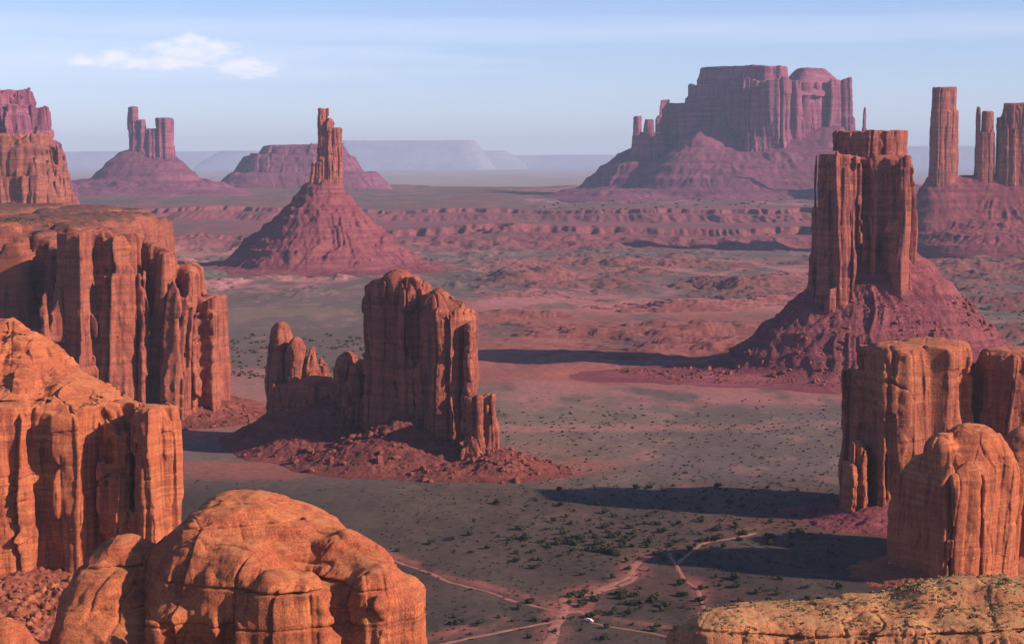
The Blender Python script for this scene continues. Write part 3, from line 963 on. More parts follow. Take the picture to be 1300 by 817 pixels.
# ------------------------------------------------------------------ thin spire on a cone
Ys = 4900
t = thing('rock_spire', base(415, Ys), 'thin finger spire standing on a steep red cone left of centre', 'rock spire')
SST = dict(col=14, cola=3.5, crack=4.5, cw=.12, flute=2.6, fl=14, iso=2.2, isos=40, bed=1.2, beds=12, fine=.9, warp=6)
rock('spire', [Block(405.5, 415, 138, Ys, 34, n=3, batter=.012, rnd=6), Block(412, 423, 150, Ys - 4, 40, n=3, batter=.012, rnd=6),
               Block(421, 431.5, 162, Ys - 6, 34, n=3, batter=.02, rnd=6), Block(404, 432, 200, Ys - 2, 56, batter=.03, rnd=7)], 1.7, BUTTE, t, 140, SST, seed=14)
rock('buttress', [Block(397, 410, 206, Ys - 14, 34, n=3, batter=.08, rnd=6)], 1.7, BUTTE, t, 140, SST, seed=15)
zc = P(0, 214, Ys)[1]
talus('talus_slope', [(414, Ys, zc, 300, 280, 320, 1.12), (356, Ys - 70, P(0, 284, Ys)[1], 150, 170, 210, .75), (452, Ys - 60, P(0, 292, Ys)[1], 120, 170, 220, .9), (405, Ys, P(0, 322, Ys)[1], 400, 410, 380, .8)],
      -1, 3.0, SCREE, t, gully=24, terr=6.5, rough=5.0, seed=7, gs=27)

# ------------------------------------------------------------------ three pillars on a shared base
Yt = 5700
t = thing('pillar_group', base(1240, Yt), 'three slender rock pillars sharing one terraced red base at the right border', 'rock pillars')
TST = dict(col=24, cola=2.6, crack=4.5, cw=.10, flute=2.4, fl=18, iso=2, isos=60, bed=1.2, beds=14, fine=.6, warp=7)
rock('pillar', [Block(1184.5, 1212, 111, Yt, 62, n=3, batter=.022, rnd=7), Block(1183, 1215, 140, Yt, 70, n=3, batter=.022, rnd=10)], 2.3, BUTTE, t, 170, TST, seed=16)
rock('pillar', [Block(1240, 1245.5, 135, Yt, 22, n=2.5, batter=.01, rnd=5), Block(1247.5, 1260.5, 141, Yt, 44, n=3, batter=.02, rnd=7), Block(1240, 1262, 168, Yt, 50, n=3, batter=.03, rnd=7)], 2.0, BUTTE, t, 170, dict(TST, cola=1.2, crack=2, flute=1.4, iso=1.2), seed=17)
rock('pillar', [Block(1274, 1345, 131, Yt, 80, n=4, batter=.02, rnd=8), Block(1267.5, 1273, 150, Yt - 10, 30, n=2.5, batter=.02, rnd=5), Block(1267, 1300, 175, Yt, 70, batter=.02)], 2.3, BUTTE, t, 170, TST, seed=18)
talus('talus_slope', [(1252, Yt, P(0, 221, Yt)[1], 170, 300, 230, .75, 190), (1275, Yt, P(0, 268, Yt)[1], 330, 420, 400, .5, 100)], 0, 4, SCREE, t, gully=12, terr=8, rough=3.5, seed=8, gs=24)

# ------------------------------------------------------------------ great butte on the right
Ym = 2480
t = thing('great_butte', base(1100, Ym), 'great fluted butte with a flat square cap on a red cone at right', 'butte')
MST = dict(col=20, cola=5.0, crack=8.0, cw=.10, flute=2.2, fl=10, iso=2.4, isos=40, bed=.4, beds=9, fine=.6, warp=7)
rock('cliff', [Block(1043, 1153, 197, Ym, 100, rot=8, n=4, batter=.055, rnd=8), Block(1110, 1149, 200, Ym - 40, 50, rot=15, n=3, batter=.05, rnd=8),
               Block(1050, 1085, 196, Ym - 42, 40, rot=10, n=3, batter=.05, rnd=8), Block(1043, 1060, 205, Ym - 30, 40, n=3, batter=.05),
               Block(1100, 1106, 215, Ym - 62, 40, cut=True, n=3, batter=.02), Block(1120, 1124, 225, Ym - 68, 50, cut=True, batter=.02),
               Block(1088, 1092, 260, Ym - 68, 40, cut=True, batter=.02)], 1.35, BUTTE, t, 90, MST, seed=19)
rock('cap_rock', [Block(1061, 1150, 167, Ym + 2, 82, rot=8, n=3.5, batter=.05, rnd=6, low=203)], 1.3, BUTTE, t, 150, dict(MST, col=12, cola=2.2, crack=2.5, flute=1.8, fl=7, bed=2.4, beds=6, iso=2.2, isos=18), seed=20)
g = talus('talus_slope', [(1100, Ym, 224, 240, 238, 205, 1.08), (1090, Ym - 20, P(0, 455, Ym)[1], 350, 250, 240, .8), (1000, Ym - 10, P(0, 470, Ym)[1], 330, 240, 150, .8)], -1, 1.9, SCREE, t, gully=11, terr=6, rough=1.7, seed=9, gs=13)[1]
rubble('fallen_rubble', g, 2200, .8, 4.5, BLOCKS, t, 4, 110, seed=1, ylim=Ym)

# ------------------------------------------------------------------ long dark mesa in the left middle distance
Yl = 1990
t = thing('long_mesa', base(120, Yl), 'long flat topped mesa with a shaded wall and fluted end at left', 'mesa')
LST = dict(col=30, cola=4.2, crack=5, cw=.08, flute=1.4, fl=10, iso=2.4, isos=44, bed=.5, beds=9, fine=.45, warp=8, bil=1.0, bils=34, joint=2, jw=.05, js=44)
rock('cliff', [Block(-170, 112, 283, 2160, 200, rot=-24, n=8, batter=.02, rnd=12),
               Block(84, 128, 293, 1985, 90, rot=-10, n=4, batter=.045, rnd=10), Block(112, 190, 290, 2030, 150, rot=14, n=4, batter=.03, rnd=16),
               Block(170, 238, 311, 2060, 190, rot=16, n=4, batter=.03, rnd=24, tilt=(-.25, 0)), Block(176, 190, 343, 1985, 26, n=3, batter=.02),
               Block(222, 262, 336, 2070, 150, rot=8, n=3, batter=.02, rnd=18, tilt=(-.1, 0)), Block(255, 281, 374, 2040, 60, n=3, batter=.03, rnd=12),
               Block(126, 131, 400, 1968, 14, n=2.5, batter=.02, rnd=5)],
     1.55, SAND, t, -4, LST, seed=21)
PLAT = rock('rear_plateau', [Block(-130, 132, 272, 2420, 760, n=7, batter=.03, rnd=14), Block(60, 172, 272, 2330, 560, n=4, batter=.05, rnd=30, dome=6)], 4.0, PLATEAU, t, -4, dict(LST, col=40), seed=39)
rock('pavement', [Block(-130, 60, 262, 2560, 420, n=5, batter=.4, rnd=12), Block(62, 140, 262, 2500, 300, n=3, batter=.4, rnd=12, dome=4)], 2.6, PLATEAU, t, 200, dict(LST, cola=1, crack=1, flute=.8, bed=1.5), seed=22)
g = talus('talus_slope', [(215, 2060, P(0, 492, 2000)[1], 190, 110, 140, 1.0), (120, 2050, P(0, 488, 2000)[1], 190, 140, 150, .9), (240, 2040, P(0, 520, 2000)[1], 160, 90, 130, .75)], -1, 1.7, MIDSCREE, t, gully=8, terr=3, rough=2.2, seed=10, gs=14)[1]
rubble('fallen_rubble', g, 900, .7, 4, BLOCKS, t, 1, 60, seed=2, ylim=2050)

# ------------------------------------------------------------------ butte in the middle of the valley
t = thing('ruined_butte', base(500, 1740), 'dark butte in mid valley with an orange sunlit crown and pillars on its left', 'butte')
CST = dict(ts=45, col=16, cola=3.2, crack=4.4, cw=.07, flute=.8, fl=8, iso=2.0, isos=30, bed=.35, beds=8, fine=.3, warp=7, bil=1.2, bils=28, joint=.7, jw=.05, js=34)
rock('tower', [Block(464, 552, 352, 1758, 36, rot=-38, n=8, batter=.022, rnd=13, dome=4), Block(530, 602, 379, 1722, 38, rot=-34, n=5, batter=.012, rnd=18, tilt=(-.28, 0), dome=3),
               Dome(505, 343, 1752, 19, 15, 20, k=7), Dome(525, 352, 1735, 10, 9, 20, k=5), Dome(484, 358, 1760, 12, 10, 16, k=5), Dome(556, 366, 1722, 14, 13, 24, k=5), Dome(584, 388, 1712, 11, 11, 24, k=5)],
     .85, SAND, t, 6, CST, seed=23)
rock('side_pinnacle', [Block(589, 606, 409, 1700, 16, rot=-20, n=3, batter=.008, rnd=6)], .9, SAND, t, 30, dict(CST, cola=1, crack=1.6, iso=1.2), seed=24)
rock('lower_buttress', [Block(586, 628, 500, 1668, 34, rot=-26, n=4, batter=.02, rnd=5, tilt=(.08, 0)), Block(616, 629, 498, 1660, 16, n=3, batter=.02, rnd=4)], .95, SAND, t, 2, dict(CST, cola=2, crack=4, col=9), seed=25)
rock('left_pinnacle', [Block(339, 372, 408, 1862, 24, rot=-30, n=3, batter=.02, rnd=12, dome=5), Block(362, 391, 428, 1846, 22, rot=-30, n=2.6, batter=.03, rnd=12, dome=5),
                       Block(393, 402, 440, 1850, 14, n=3, batter=.16, rnd=5), Block(396, 413, 462, 1850, 18, n=3, batter=.2, rnd=6)], 1.0, SAND, t, 8, dict(CST, cola=1.6, crack=3, col=11, iso=1.5), seed=26)
rock('saddle_wall', [Block(350, 470, 482, 1830, 26, rot=-26, n=5, batter=.06, rnd=8, dome=4), Block(424, 458, 446, 1812, 24, rot=-30, n=2.4, batter=.05, rnd=12, dome=5), Block(448, 474, 456, 1800, 30, rot=-26, batter=.05, rnd=8), Dome(405, 476, 1828, 16, 12, 14, k=6)],
     1.05, SAND, t, 6, CST, seed=27)
g = talus('talus_slope', [(520, 1722, P(0, 522, 1720)[1], 125, 120, 110, 1.2), (420, 1810, P(0, 502, 1800)[1], 110, 105, 105, 1.25), (628, 1662, P(0, 572, 1640)[1], 80, 85, 75, 1.15), (360, 1850, P(0, 507, 1840)[1], 80, 80, 90, 1.25)], -1, 1.15, MIDSCREE, t, gully=4, terr=2, rough=1.8, seed=11, gs=12)[1]
rubble('fallen_rubble', g, 1700, .35, 4.6, BLOCKS, t, .8, 60, seed=3, ylim=1800)

# ------------------------------------------------------------------ right hand cliffs
RST = dict(col=26, cola=2.8, crack=3.0, cw=.05, flute=.35, fl=9, iso=2.0, isos=34, bed=.4, beds=7, fine=.22, warp=8, bil=1.0, bils=36, joint=1.4, jw=.035, js=38)
t = thing('block_butte', base(1180, 1450), 'massive square topped sandstone block at the right border behind the sunlit buttress', 'butte')
rock('cliff', [Block(1096, 1243, 434, 1450, 60, rot=14, n=6, batter=.02, rnd=14, dome=3), Dome(1185, 428, 1452, 34, 22, 14, k=8), Block(1077, 1112, 470, 1466, 40, n=4, batter=.01, rnd=8),
               Block(1127, 1131, 455, 1414, 26, cut=True, n=2, batter=0, k=3), Block(1214, 1250, 470, 1424, 26, rot=30, cut=True, n=3, batter=-.08, rnd=10, low=640, k=5)], .8, BLOCKY, t, -3, RST, seed=28)
rock('right_cliff', [Block(1236, 1350, 442, 1460, 66, rot=14, n=4, batter=.02, rnd=12)], 1.0, BLOCKY, t, -3, RST, seed=29)
rock('pinnacle', [Block(1082, 1099, 560, 1431, 22, n=3, batter=.03, rnd=5)], 0.7, BLOCKY, t, -2, dict(RST, cola=1.0, crack=1.5, iso=1.0, flute=.5, col=9), seed=30)
rock('pinnacle', [Block(1071, 1086, 585, 1428, 24, n=3, batter=.03, rnd=5)], 0.7, BLOCKY, t, -2, dict(RST, cola=1.0, crack=1.5, iso=1.0, flute=.5, col=9), seed=31)
g = talus('talus_slope', [(1150, 1440, 22, 100, 110, 80, .9), (1250, 1440, 22, 110, 110, 80, .9)], -1, 1.2, SCREE, t, gully=3, terr=2, rough=1.5, seed=12, gs=10)[1]
t = thing('buttress', base(1215, 1230), 'orange rock buttress with one dark face, below the square topped block at right', 'butte')
rock('cliff', [Block(1134, 1284, 590, 1235, 64, rot=33, n=8, batter=.02, rnd=8, dome=5), Block(1166, 1285, 566, 1236, 54, rot=33, n=5, batter=.02, rnd=14, dome=7, k=14),
               Dome(1236, 537, 1240, 24, 22, 24, k=14), Dome(1196, 553, 1222, 12, 12, 16, k=8), Dome(1170, 577, 1236, 11, 12, 14, k=7),
               Block(1243, 1246, 600, 1208, 14, cut=True, n=2, batter=0, k=2), Block(1206, 1209, 590, 1196, 14, cut=True, n=2, batter=0, k=2),
               Block(1262, 1284, 575, 1225, 20, n=3, batter=.01)], .6, ORANGE, t, -3, dict(RST, cola=1.5, crack=2.4, col=18, iso=1.6), seed=32)
talus('talus_slope', [(1210, 1240, 20, 78, 70, 75, 1.1)], -1, 1.0, NEARSCREE, t, gully=3, terr=2, rough=1.6, seed=14, gs=10)
t = thing('layered_dome', base(1300, 1270), 'rounded layered orange rock cut off by the right border', 'rock dome')
rock('cliff', [Block(1266, 1375, 560, 1290, 60, n=3, batter=.03, rnd=20, dome=4), Dome(1305, 540, 1290, 24, 26, 24, k=10)], .85, ORANGE, t, -3, dict(RST, cola=1.2, crack=1.6, bed=.9, beds=5, iso=2.4), seed=33)

talus('talus_slope', [(1318, 1290, 16, 70, 75, 75, 1.1)], -1, 1.1, NEARSCREE, t, gully=3, terr=2, rough=1.6, seed=15, gs=10)

# ------------------------------------------------------------------ big orange rock at left
Yn = 1190
t = thing('slickrock_cliff', base(90, Yn), 'orange slickrock brow over a fluted cliff at the left border', 'cliff')
NST = dict(col=18, cola=2.8, crack=3.2, cw=.07, flute=.4, fl=9, iso=2.6, isos=34, bed=.4, beds=6, fine=.2, warp=6, bil=1.1, bils=34, joint=1.2, jw=.04, js=30, notch=tuple((P(0, py, 1175)[1], dp, .6) for py, dp in ((512, 2.4), (600, 1.0), (484, .9), (462, .8), (431, .9))))
BROW = rock('cliff', [Block(-60, 158, 522, 1200, 70, rot=-4, n=6, batter=.02, rnd=10), Block(-60, 60, 505, 1196, 84, n=4, batter=.03, rnd=14),
               Block(163, 225, 517, 1178, 36, rot=10, n=3, batter=.012, rnd=10), Block(140, 176, 545, 1185, 36, n=3, batter=.02, rnd=8),
               Dome(-20, 405, 1245, 76, 60, 80, k=18), Dome(40, 440, 1230, 42, 50, 60, k=14), Dome(95, 478, 1218, 34, 42, 36, k=12), Dome(135, 499, 1205, 24, 34, 20, k=10),
               Dome(15, 406, 1240, 8, 8, 10, k=5),
               Block(46, 62, 520, 1160, 22, cut=True, n=3, rnd=10, low=760, batter=.01), Block(66, 84, 526, 1160, 16, cut=True, n=3, rnd=8, low=760, batter=0),
               Block(99, 113, 522, 1160, 30, cut=True, n=3, rnd=10, low=770, batter=.0), Block(120, 134, 548, 1160, 12, cut=True, n=3, rnd=6, low=760, batter=.0),
               Block(172, 206, 540, 1160, 5, cut=True, n=3, rnd=10, low=760, batter=0)],
     .6, ORANGE, t, -3, NST, seed=34)
NSCREE, g = talus('talus_slope', [(60, 1185, 26, 110, 75, 95, .8), (0, 1130, 24, 90, 95, 110, .75)], -1, .9, NEARSCREE, t, gully=3, terr=2, rough=2.2, seed=13, gs=10)
rubble('fallen_rubble', g, 1900, .35, 4.2, NEARBLOCKS, t, 0, 60, seed=4, ylim=1175)

# ------------------------------------------------------------------ foreground dome
Yf = 620
t = thing('slickrock_dome', base(340, Yf, 0), 'big rounded orange slickrock dome in the foreground at bottom left', 'rock dome')
FST = dict(col=26, cola=.9, crack=1.3, cw=.03, flute=.25, fl=7, iso=2.8, isos=22, bed=.5, beds=6, fine=.10, warp=9, bil=1.0, bils=30, joint=.8, jw=.03, js=26, notch=tuple((P(0, py, 605)[1], dp, .4) for py, dp in ((737, 1.7), (682, .7), (660, .5), (781, .9))))
rock('dome', [Dome(320, 625, 645, 32, 36, 34, k=7), Dome(255, 662, 628, 22, 26, 30, k=4), Dome(300, 690, 612, 18, 18, 22, k=4), Dome(385, 650, 640, 24, 30, 30, k=5), Dome(430, 676, 625, 20, 22, 28, k=4),
              Block(192, 470, 742, 622, 66, rot=4, n=4, batter=.03, rnd=7, dome=5), Block(330, 420, 722, 600, 26, n=3, batter=.04, rnd=8, dome=4), Block(400, 494, 700, 618, 40, n=3, batter=.03, rnd=10, dome=6),
              Block(484, 530, 737, 612, 24, n=3, batter=.02, rnd=7, dome=2), Block(452, 500, 718, 606, 22, n=3, batter=.02, rnd=6, dome=2),
              Block(196, 268, 772, 586, 22, cut=True, n=2.5, batter=0, rnd=12, low=1000, k=4), Block(276, 300, 768, 588, 14, cut=True, n=3, batter=0, rnd=6, low=1000, k=3),
              Block(372, 424, 748, 584, 9, cut=True, n=2.5, batter=0, rnd=10, low=1000, k=3),
              Block(474, 480, 745, 598, 20, cut=True, n=2, batter=0, k=2)],
     .35, ORANGE, t, 0, FST, zfine=P(0, 850, 600)[1], seed=35)
rock('side_lobe', [Dome(160, 684, 640, 18, 24, 26, k=8), Dome(130, 715, 628, 20, 24, 30, k=8), Block(80, 215, 770, 622, 50, n=3, batter=.1, rnd=12, dome=3)],
     .45, ORANGE, t, 0, dict(FST, cola=.6, crack=.8), zfine=P(0, 850, 600)[1], seed=36)
t = thing('low_boulder', base(10, 600, 0), 'low rounded orange rock in the bottom left corner', 'rock')
rock('dome', [Dome(8, 782, 600, 10, 12, 16, k=6), Block(-60, 44, 798, 606, 26, n=3, batter=.12, rnd=8, dome=3), Block(30, 100, 815, 612, 30, n=3, batter=.2, rnd=8)], .42, ORANGE, t, 0, dict(FST, cola=.5, crack=.8, iso=1), zfine=P(0, 850, 600)[1], seed=37)

# ------------------------------------------------------------------ foreground rim at the bottom right
Yr = 400
t = thing('rim_ledge', base(1150, Yr, 0), 'grass flecked orange rim ledge across the bottom right corner', 'rock ledge')
RIM = rock('ledge', [Block(900, 1330, 782, 402, 22, rot=-6, n=5, batter=.06, rnd=6, tilt=(.0, .0)), Dome(1245, 731, 412, 26, 14, 16, k=6), Dome(1130, 757, 410, 24, 12, 12, k=6),
               Dome(1020, 777, 404, 22, 11, 10, k=6), Dome(920, 782, 398, 12, 9, 8, k=5), Dome(1320, 745, 408, 22, 14, 16, k=6)],
     .26, RIMROCK, t, 0, dict(FST, col=6, cola=.35, crack=.6, flute=.3, iso=1.0, isos=9, bed=.3, beds=1.6, fine=.10, warp=3, bil=.35, bils=10, joint=.4, jw=.035, js=11, notch=((P(0, 806, 392)[1], .8, .35),)), zfine=P(0, 850, 380)[1], seed=38)

# ------------------------------------------------------------------ dirt tracks
TRACKM, N_, L_, B_ = newmat('track_dust')
B_.inputs['Roughness'].default_value = .95; B_.inputs['Specular IOR Level'].default_value = .05
_tc = N_.new('ShaderNodeTexCoord'); _n = N_.new('ShaderNodeTexNoise'); _n.inputs['Scale'].default_value = .09; _n.inputs['Detail'].default_value = 7; _n.inputs['Roughness'].default_value = .7
L_.new(_tc.outputs['Object'], _n.inputs['Vector'])
_cr = N_.new('ShaderNodeValToRGB'); _cr.color_ramp.elements[0].position = .32; _cr.color_ramp.elements[0].color = (.22, .085, .065, 1)
_cr.color_ramp.elements[1].position = .66; _cr.color_ramp.elements[1].color = (.38, .17, .13, 1)
L_.new(_n.outputs['Fac'], _cr.inputs[0]); L_.new(_cr.outputs[0], B_.inputs['Base Color'])


def ground_pt(px, py):
    Y = F_PX * CAM_H / (py - 205.0)
    for _ in range(4):
        x, z = P(px, py, Y)
        Y = Y + (z - gz(x, Y)) * Y / CAM_H
    return P(px, py, Y)[0], Y


def track(pts, w, seed=0):
    W = [ground_pt(*p) for p in pts]
    dense = []
    for i in range(len(W) - 1):
        n = max(2, int(math.dist(W[i], W[i + 1]) / 3))
        for k in range(n):
            f = k / n
            p0 = W[max(i - 1, 0)]; p1 = W[i]; p2 = W[i + 1]; p3 = W[min(i + 2, len(W) - 1)]
            dense.append(tuple(.5 * (2 * p1[d] + (p2[d] - p0[d]) * f + (2 * p0[d] - 5 * p1[d] + 4 * p2[d] - p3[d]) * f * f + (3 * p1[d] - p0[d] - 3 * p2[d] + p3[d]) * f ** 3) for d in (0, 1)))
    dense.append(W[-1])
    D = np.array(dense); T = np.gradient(D, axis=0); T /= np.linalg.norm(T, axis=1)[:, None] + 1e-9
    Nn = np.stack([-T[:, 1], T[:, 0]], 1)
    k = np.arange(len(D))
    wl = w * (1 + .45 * fbm2(k / 6 + seed, k * 0 + 1.3, 4)); wr = w * (1 + .45 * fbm2(k / 6 + seed + 40, k * 0 + 9.3, 4))
    cols = []
    for f in (-1, -.5, 0, .5, 1):
        q = D + Nn * (np.where(f < 0, wl, wr) * f)[:, None]
        cols.append(np.stack([q[:, 0], q[:, 1], terrain(q[:, 0], q[:, 1]) + .45 - .3 * abs(f)], 1))
    V = np.stack(cols, 1); n, m = V.shape[:2]
    I = np.arange(n * m).reshape(n, m)
    Q = np.stack([I[:-1, :-1], I[:-1, 1:], I[1:, 1:], I[1:, :-1]], -1).reshape(-1, 4)[:, ::-1]
    tag(mesh_obj('dirt_track', V.reshape(-1, 3), Q, TRACKM), kind='structure')


for i, (pts, w) in enumerate(TRACKS): track(pts, w * .8, i + 1)

# ------------------------------------------------------------------ white vehicle on the track
def matte(name, c, rough=.5):
    m, N, L, B = newmat(name)
    n = N.new('ShaderNodeTexNoise'); n.inputs['Scale'].default_value = 3
    r = N.new('ShaderNodeValToRGB'); r.color_ramp.elements[0].color = tuple(v * .9 for v in c) + (1,); r.color_ramp.elements[1].color = (*c, 1)
    L.new(n.outputs['Fac'], r.inputs[0]); L.new(r.outputs[0], B.inputs['Base Color']); B.inputs['Roughness'].default_value = rough
    return m


def prism(profile, w):
    n = len(profile)
    V = [(x, s * w, z) for s in (-1, 1) for (x, z) in profile]
    return V, [list(range(n))[::-1], list(range(n, 2 * n))] + [[i, (i + 1) % n, n + (i + 1) % n, n + i] for i in range(n)]


def pyobj(name, V, Fc, mat, parent):
    me = bpy.data.meshes.new(name); me.from_pydata(V, [], Fc); me.update(); me.materials.append(mat)
    o = bpy.data.objects.new(name, me); o.parent = parent; COL.objects.link(o); return o


vx, vy = ground_pt(749, 789)
t = thing('white_vehicle', (vx, vy, gz(vx, vy) + .45), 'tiny white vehicle on the narrow pink track right of the junction', 'vehicle')
t.rotation_euler = (0, 0, R(-35))
paint, tyre, glass = matte('white_paint', (.8, .8, .8), .35), matte('tyre_rubber', (.03, .03, .03), .8), matte('dark_glass', (.04, .05, .06), .1)
V, Fc = prism([(-2.3, .45), (2.3, .45), (2.3, .95), (1.2, 1.1), (.7, 1.75), (-2.2, 1.8), (-2.3, 1.0)], .9)
pyobj('body', V, Fc, paint, t)
V, Fc = prism([(-2.0, 1.12), (.95, 1.12), (.62, 1.62), (-2.0, 1.66)], .91)
pyobj('window', V, Fc, glass, t)
for sx in (-1.45, 1.4):
    for sy in (-.8, .8):
        V, Fc = prism([(.38 * math.cos(a * R(30)), .38 + .38 * math.sin(a * R(30))) for a in range(12)], .12)
        pyobj('wheel', [(x + sx, y + sy, z) for x, y, z in V], Fc, tyre, t)

# ------------------------------------------------------------------ junipers
LEAF, N_, L_, B_ = newmat('juniper_green')
B_.inputs['Roughness'].default_value = .8; B_.inputs['Specular IOR Level'].default_value = .1
_oi = N_.new('ShaderNodeObjectInfo'); _cr = N_.new('ShaderNodeValToRGB')
_cr.color_ramp.elements[0].color = (.030, .034, .018, 1); _cr.color_ramp.elements[1].color = (.055, .058, .028, 1)
_n = N_.new('ShaderNodeTexNoise'); _n.inputs['Scale'].default_value = 2.5
_ad = N_.new('ShaderNodeMath'); _ad.operation = 'MULTIPLY_ADD'; _ad.inputs[1].default_value = .5
L_.new(_oi.outputs['Random'], _ad.inputs[0]); L_.new(_n.outputs['Fac'], _ad.inputs[2])
L_.new(_ad.outputs[0], _cr.inputs[0]); L_.new(_cr.outputs[0], B_.inputs['Base Color'])
BARK = matte('juniper_bark', (.10, .07, .05), .9)


def bush_mesh(rs, leaves=420):
    """unit-height crown of many small leaf sprays in uneven clumps"""
    nc = rs.randint(4, 8)
    cl = [(rs.uniform(-.38, .38), rs.uniform(-.38, .38), rs.uniform(.28, .75), rs.uniform(.18, .34)) for _ in range(nc)]
    cl.append((0, 0, .45, .38))
    V = []; Fc = []
    for i in range(leaves):
        c = cl[rs.randint(len(cl))]
        d = rs.normal(size=3); d /= np.linalg.norm(d)
        r = c[3] * rs.uniform(.55, 1.08)
        p = np.array(c[:3]) + d * r * np.array([1, 1, .9])
        if p[2] < .02: p[2] = .02 + rs.rand() * .1
        a = rs.normal(size=3); a /= np.linalg.norm(a); b = np.cross(a, d); b /= np.linalg.norm(b) + 1e-6
        s = rs.uniform(.05, .10)
        k = len(V)
        V += [p - a * s - b * s * .6, p + a * s - b * s * .6, p + a * s + b * s * .6, p - a * s + b * s * .6]
        Fc.append((k, k + 1, k + 2, k + 3))
    return np.array(V), np.array(Fc)


rs = np.random.RandomState(21)
protos = []
for i in range(7):
    V, Fc = bush_mesh(rs)
    me = bpy.data.meshes.new('juniper')
    # short twisted stem under the crown
    st = []
    for zz, rr in ((0, .07), (.2, .05), (.45, .03)):
        st += [(rr * math.cos(a * R(72)) + zz * .1, rr * math.sin(a * R(72)), zz) for a in range(5)]
    k = len(V)
    sf = [(k + l * 5 + a, k + l * 5 + (a + 1) % 5, k + (l + 1) * 5 + (a + 1) % 5, k + (l + 1) * 5 + a) for l in (0, 1) for a in range(5)]
    me.from_pydata([tuple(v) for v in V] + st, [], [tuple(f) for f in Fc] + sf)
    me.materials.append(LEAF); me.materials.append(BARK)
    me.polygons.foreach_set('material_index', [0] * len(Fc) + [1] * len(sf))
    me.update()
    protos.append(me)

# (map reading, spread, how many, label): the thickets seen in the photograph
ZONES = [
    ((760, 668), (70, 16), 34, 'dark juniper bush on the tan knoll in mid valley, above the track fork', 'junipers on the tan knoll'),
    ((740, 690), (60, 12), 44, 'dark juniper bush in the thicket band between the knoll and the dirt tracks', 'junipers in the thicket band'),
    ((835, 690), (70, 14), 34, 'dark juniper bush in the thicket band between the knoll and the dirt tracks', 'junipers in the thicket band'),
    ((940, 672), (70, 18), 42, 'dark juniper bush on the slope left of the square block at right', 'junipers left of the square block'),
    ((790, 765), (45, 22), 40, 'dark juniper bush among the forking pink dirt tracks', 'junipers among the tracks'),
    ((660, 690), (60, 14), 20, 'scattered juniper on the grey flat below the dark mid valley butte', 'junipers on the grey flat'),
    ((640, 790), (80, 14), 22, 'scattered juniper beside the straight pale track near the foreground dome', 'junipers by the straight track'),
    ((930, 745), (80, 24), 34, 'dark juniper bush in the shaded valley above the rim ledge', 'junipers in the shaded valley'),
    ((880, 630), (120, 12), 26, 'small juniper along the far edge of the green valley floor', 'junipers at the valley edge'),
]
count = 0
for (c0, sp, n, label, grp) in ZONES:
    for k in range(n):
        px = c0[0] + rs.normal() * sp[0]; py = c0[1] + rs.normal() * sp[1]
        py = min(max(py, 600), 822); px = min(max(px, 505), 1066)
        x, Y = ground_pt(px, py)
        h = rs.uniform(2.0, 3.6) if rs.rand() < .65 else rs.uniform(3.6, 5.6)
        o = bpy.data.objects.new('juniper', protos[rs.randint(len(protos))])
        o.location = (x, Y, gz(x, Y) - .05)
        o.rotation_euler = (0, 0, rs.uniform(0, 6.28))
        w = rs.uniform(.9, 1.7)
        o.scale = (h * w, h * w, h)
        COL.objects.link(o)
        tag(o, label, 'bush', grp)
        count += 1

# farther and smaller scrub: one mass
SV = []; SF = []
k = 0


def scrub(px, py, h):
    global k
    x, Y = ground_pt(px, py)
    z = gz(x, Y)
    for b in range(9):
        d = rs.normal(size=3) * np.array([.42, .42, .3]) * h; d[2] = abs(d[2]) + .1 * h
        a = rs.normal(size=3); a /= np.linalg.norm(a); b_ = np.cross(a, rs.normal(size=3)); b_ /= np.linalg.norm(b_)
        p = np.array([x, Y, z]) + d; s = h * .30
        SV.extend([p - a * s - b_ * s, p + a * s - b_ * s, p + a * s + b_ * s, p - a * s + b_ * s])
        SF.append((k, k + 1, k + 2, k + 3)); k += 4


def patch(n, u, v, hs):
    for _ in range(n):
        scrub(rs.uniform(*u), rs.uniform(*v), rs.uniform(*hs))


patch(1300, (480, 1075), (600, 815), (.6, 1.5))
patch(500, (640, 1075), (600, 720), (.9, 2.0))
patch(420, (630, 1075), (525, 600), (.8, 2.2))
patch(90, (230, 640), (610, 700), (.7, 1.8))
patch(240, (275, 470), (425, 480), (2, 4.5))
patch(160, (610, 1070), (505, 560), (1., 2.4))
patch(130, (690, 1060), (240, 268), (6, 11))
patch(60, (1170, 1299), (345, 420), (2.5, 5))
tag(mesh_obj('desert_scrub', np.array(SV), np.array(SF), LEAF, smooth=False), 'scattered low scrub dotted thinly over the valley floor', 'scrub', kind='stuff')

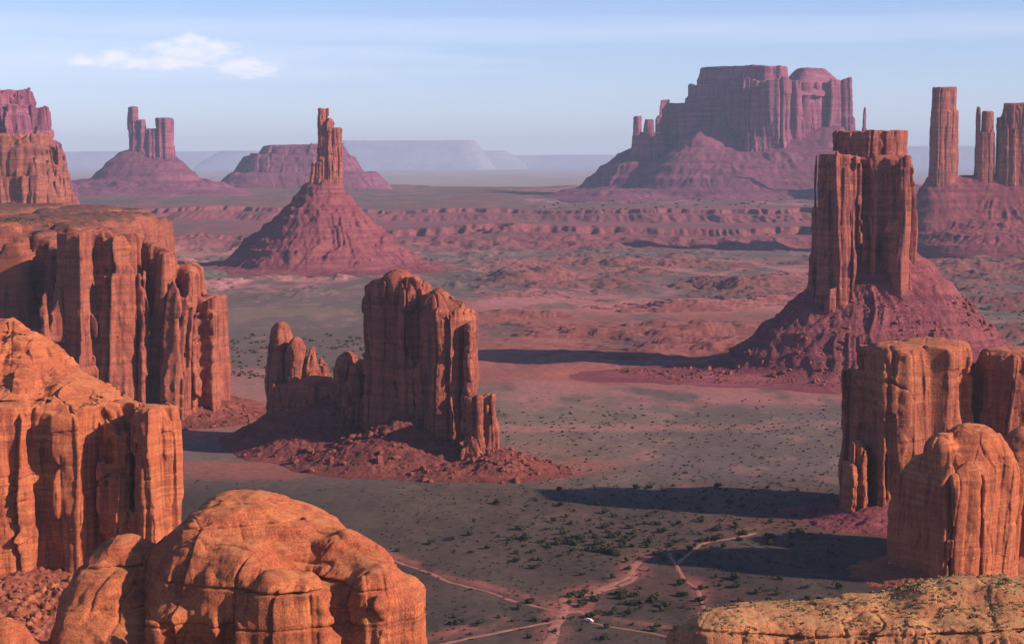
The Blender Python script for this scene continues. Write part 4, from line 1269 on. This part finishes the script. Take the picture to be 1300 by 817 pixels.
# tufts and low shrubs rooted on the rock tops, each mass one object
def tufts(name, label, src, n, h0, h1, clump, mat, thr=.1, nzmin=.8, seed=0):
    rs = np.random.RandomState(seed)
    V = []; N = []
    for o in src:
        m = o.data
        v = np.empty(len(m.vertices) * 3, np.float32); m.vertices.foreach_get('co', v)
        nn = np.empty(len(m.vertices) * 3, np.float32); m.vertices.foreach_get('normal', nn)
        off = np.array(o.parent.location if o.parent else (0, 0, 0))
        V.append(v.reshape(-1, 3) + off); N.append(nn.reshape(-1, 3))
    V = np.concatenate(V); N = np.concatenate(N)
    u, w = plan(V[:, 0], V[:, 1])
    ok = (N[:, 2] > nzmin) & (u > -40) & (u < 1340)
    d = fbm2(V[:, 0] / clump + seed, V[:, 1] / clump, 3)
    ok &= d > thr
    pts = V[ok]
    if len(pts) == 0: return
    pts = pts[rs.randint(len(pts), size=n)]
    A = []; Fc = []
    for p in pts:
        h = h0 + (h1 - h0) * rs.rand() ** 3
        for b in range(7):
            dd = rs.normal(size=3) * np.array([.4, .4, .3]) * h; dd[2] = abs(dd[2]) + .15 * h
            a = rs.normal(size=3); a /= np.linalg.norm(a); c = np.cross(a, rs.normal(size=3)); c /= np.linalg.norm(c)
            q = p + dd; k = len(A); sz = h * .3
            A += [q - a * sz - c * sz, q + a * sz - c * sz, q + a * sz + c * sz, q - a * sz + c * sz]
            Fc.append((k, k + 1, k + 2, k + 3))
    tag(mesh_obj(name, np.array(A), np.array(Fc), mat, smooth=False), label, 'scrub', kind='stuff')


GRASS = matte('dry_grass', (.27, .215, .09), .9)
tufts('rim_grass', 'dry yellow grass tufts along the top of the rim ledge', [RIM], 1500, .25, .7, 5, GRASS, .0, .72, 3)
tufts('rim_shrubs', 'low dark green shrubs on the rim ledge', [RIM], 200, .25, .8, 4, LEAF, .25, .7, 4)
tufts('ledge_shrubs', 'small green shrubs in the hollows of the slickrock brow', [BROW], 170, .7, 1.9, 16, LEAF, .35, .75, 5)
tufts('plateau_scrub', 'low scrub over the flat top of the long mesa', [PLAT], 900, .9, 2.2, 40, LEAF, .0, .9, 6)
tufts('scree_shrubs', 'small green shrubs on the rubble below the slickrock brow', [NSCREE], 60, .8, 2.0, 20, LEAF, .2, .3, 7)

# ------------------------------------------------------------------ haze
hm = bpy.data.materials.new('haze_air'); hm.use_nodes = True
hn = hm.node_tree.nodes; hn.clear()
ho = hn.new('ShaderNodeOutputMaterial'); hv = hn.new('ShaderNodeVolumePrincipled')
hv.inputs['Color'].default_value = (.60, .79, 1.0, 1)
hv.inputs['Density'].default_value = 2.1e-5
hv.inputs['Anisotropy'].default_value = 0.0
hv.inputs['Density Attribute'].default_value = ''
hm.node_tree.links.new(hv.outputs[0], ho.inputs['Volume'])
x0, x1, y0, y1, z0, z1 = -44500, 44500, -4500, 76500, -70, 1330
V = [(x, y, z) for x in (x0, x1) for y in (y0, y1) for z in (z0, z1)]
me = bpy.data.meshes.new('haze'); me.from_pydata(V, [], [(0, 1, 3, 2), (4, 6, 7, 5), (0, 4, 5, 1), (2, 3, 7, 6), (0, 2, 6, 4), (1, 5, 7, 3)])
me.update(); me.materials.append(hm)
ho_ = bpy.data.objects.new('haze', me); COL.objects.link(ho_)
tag(ho_, 'pale lavender haze filling the valley air', 'haze', kind='stuff')
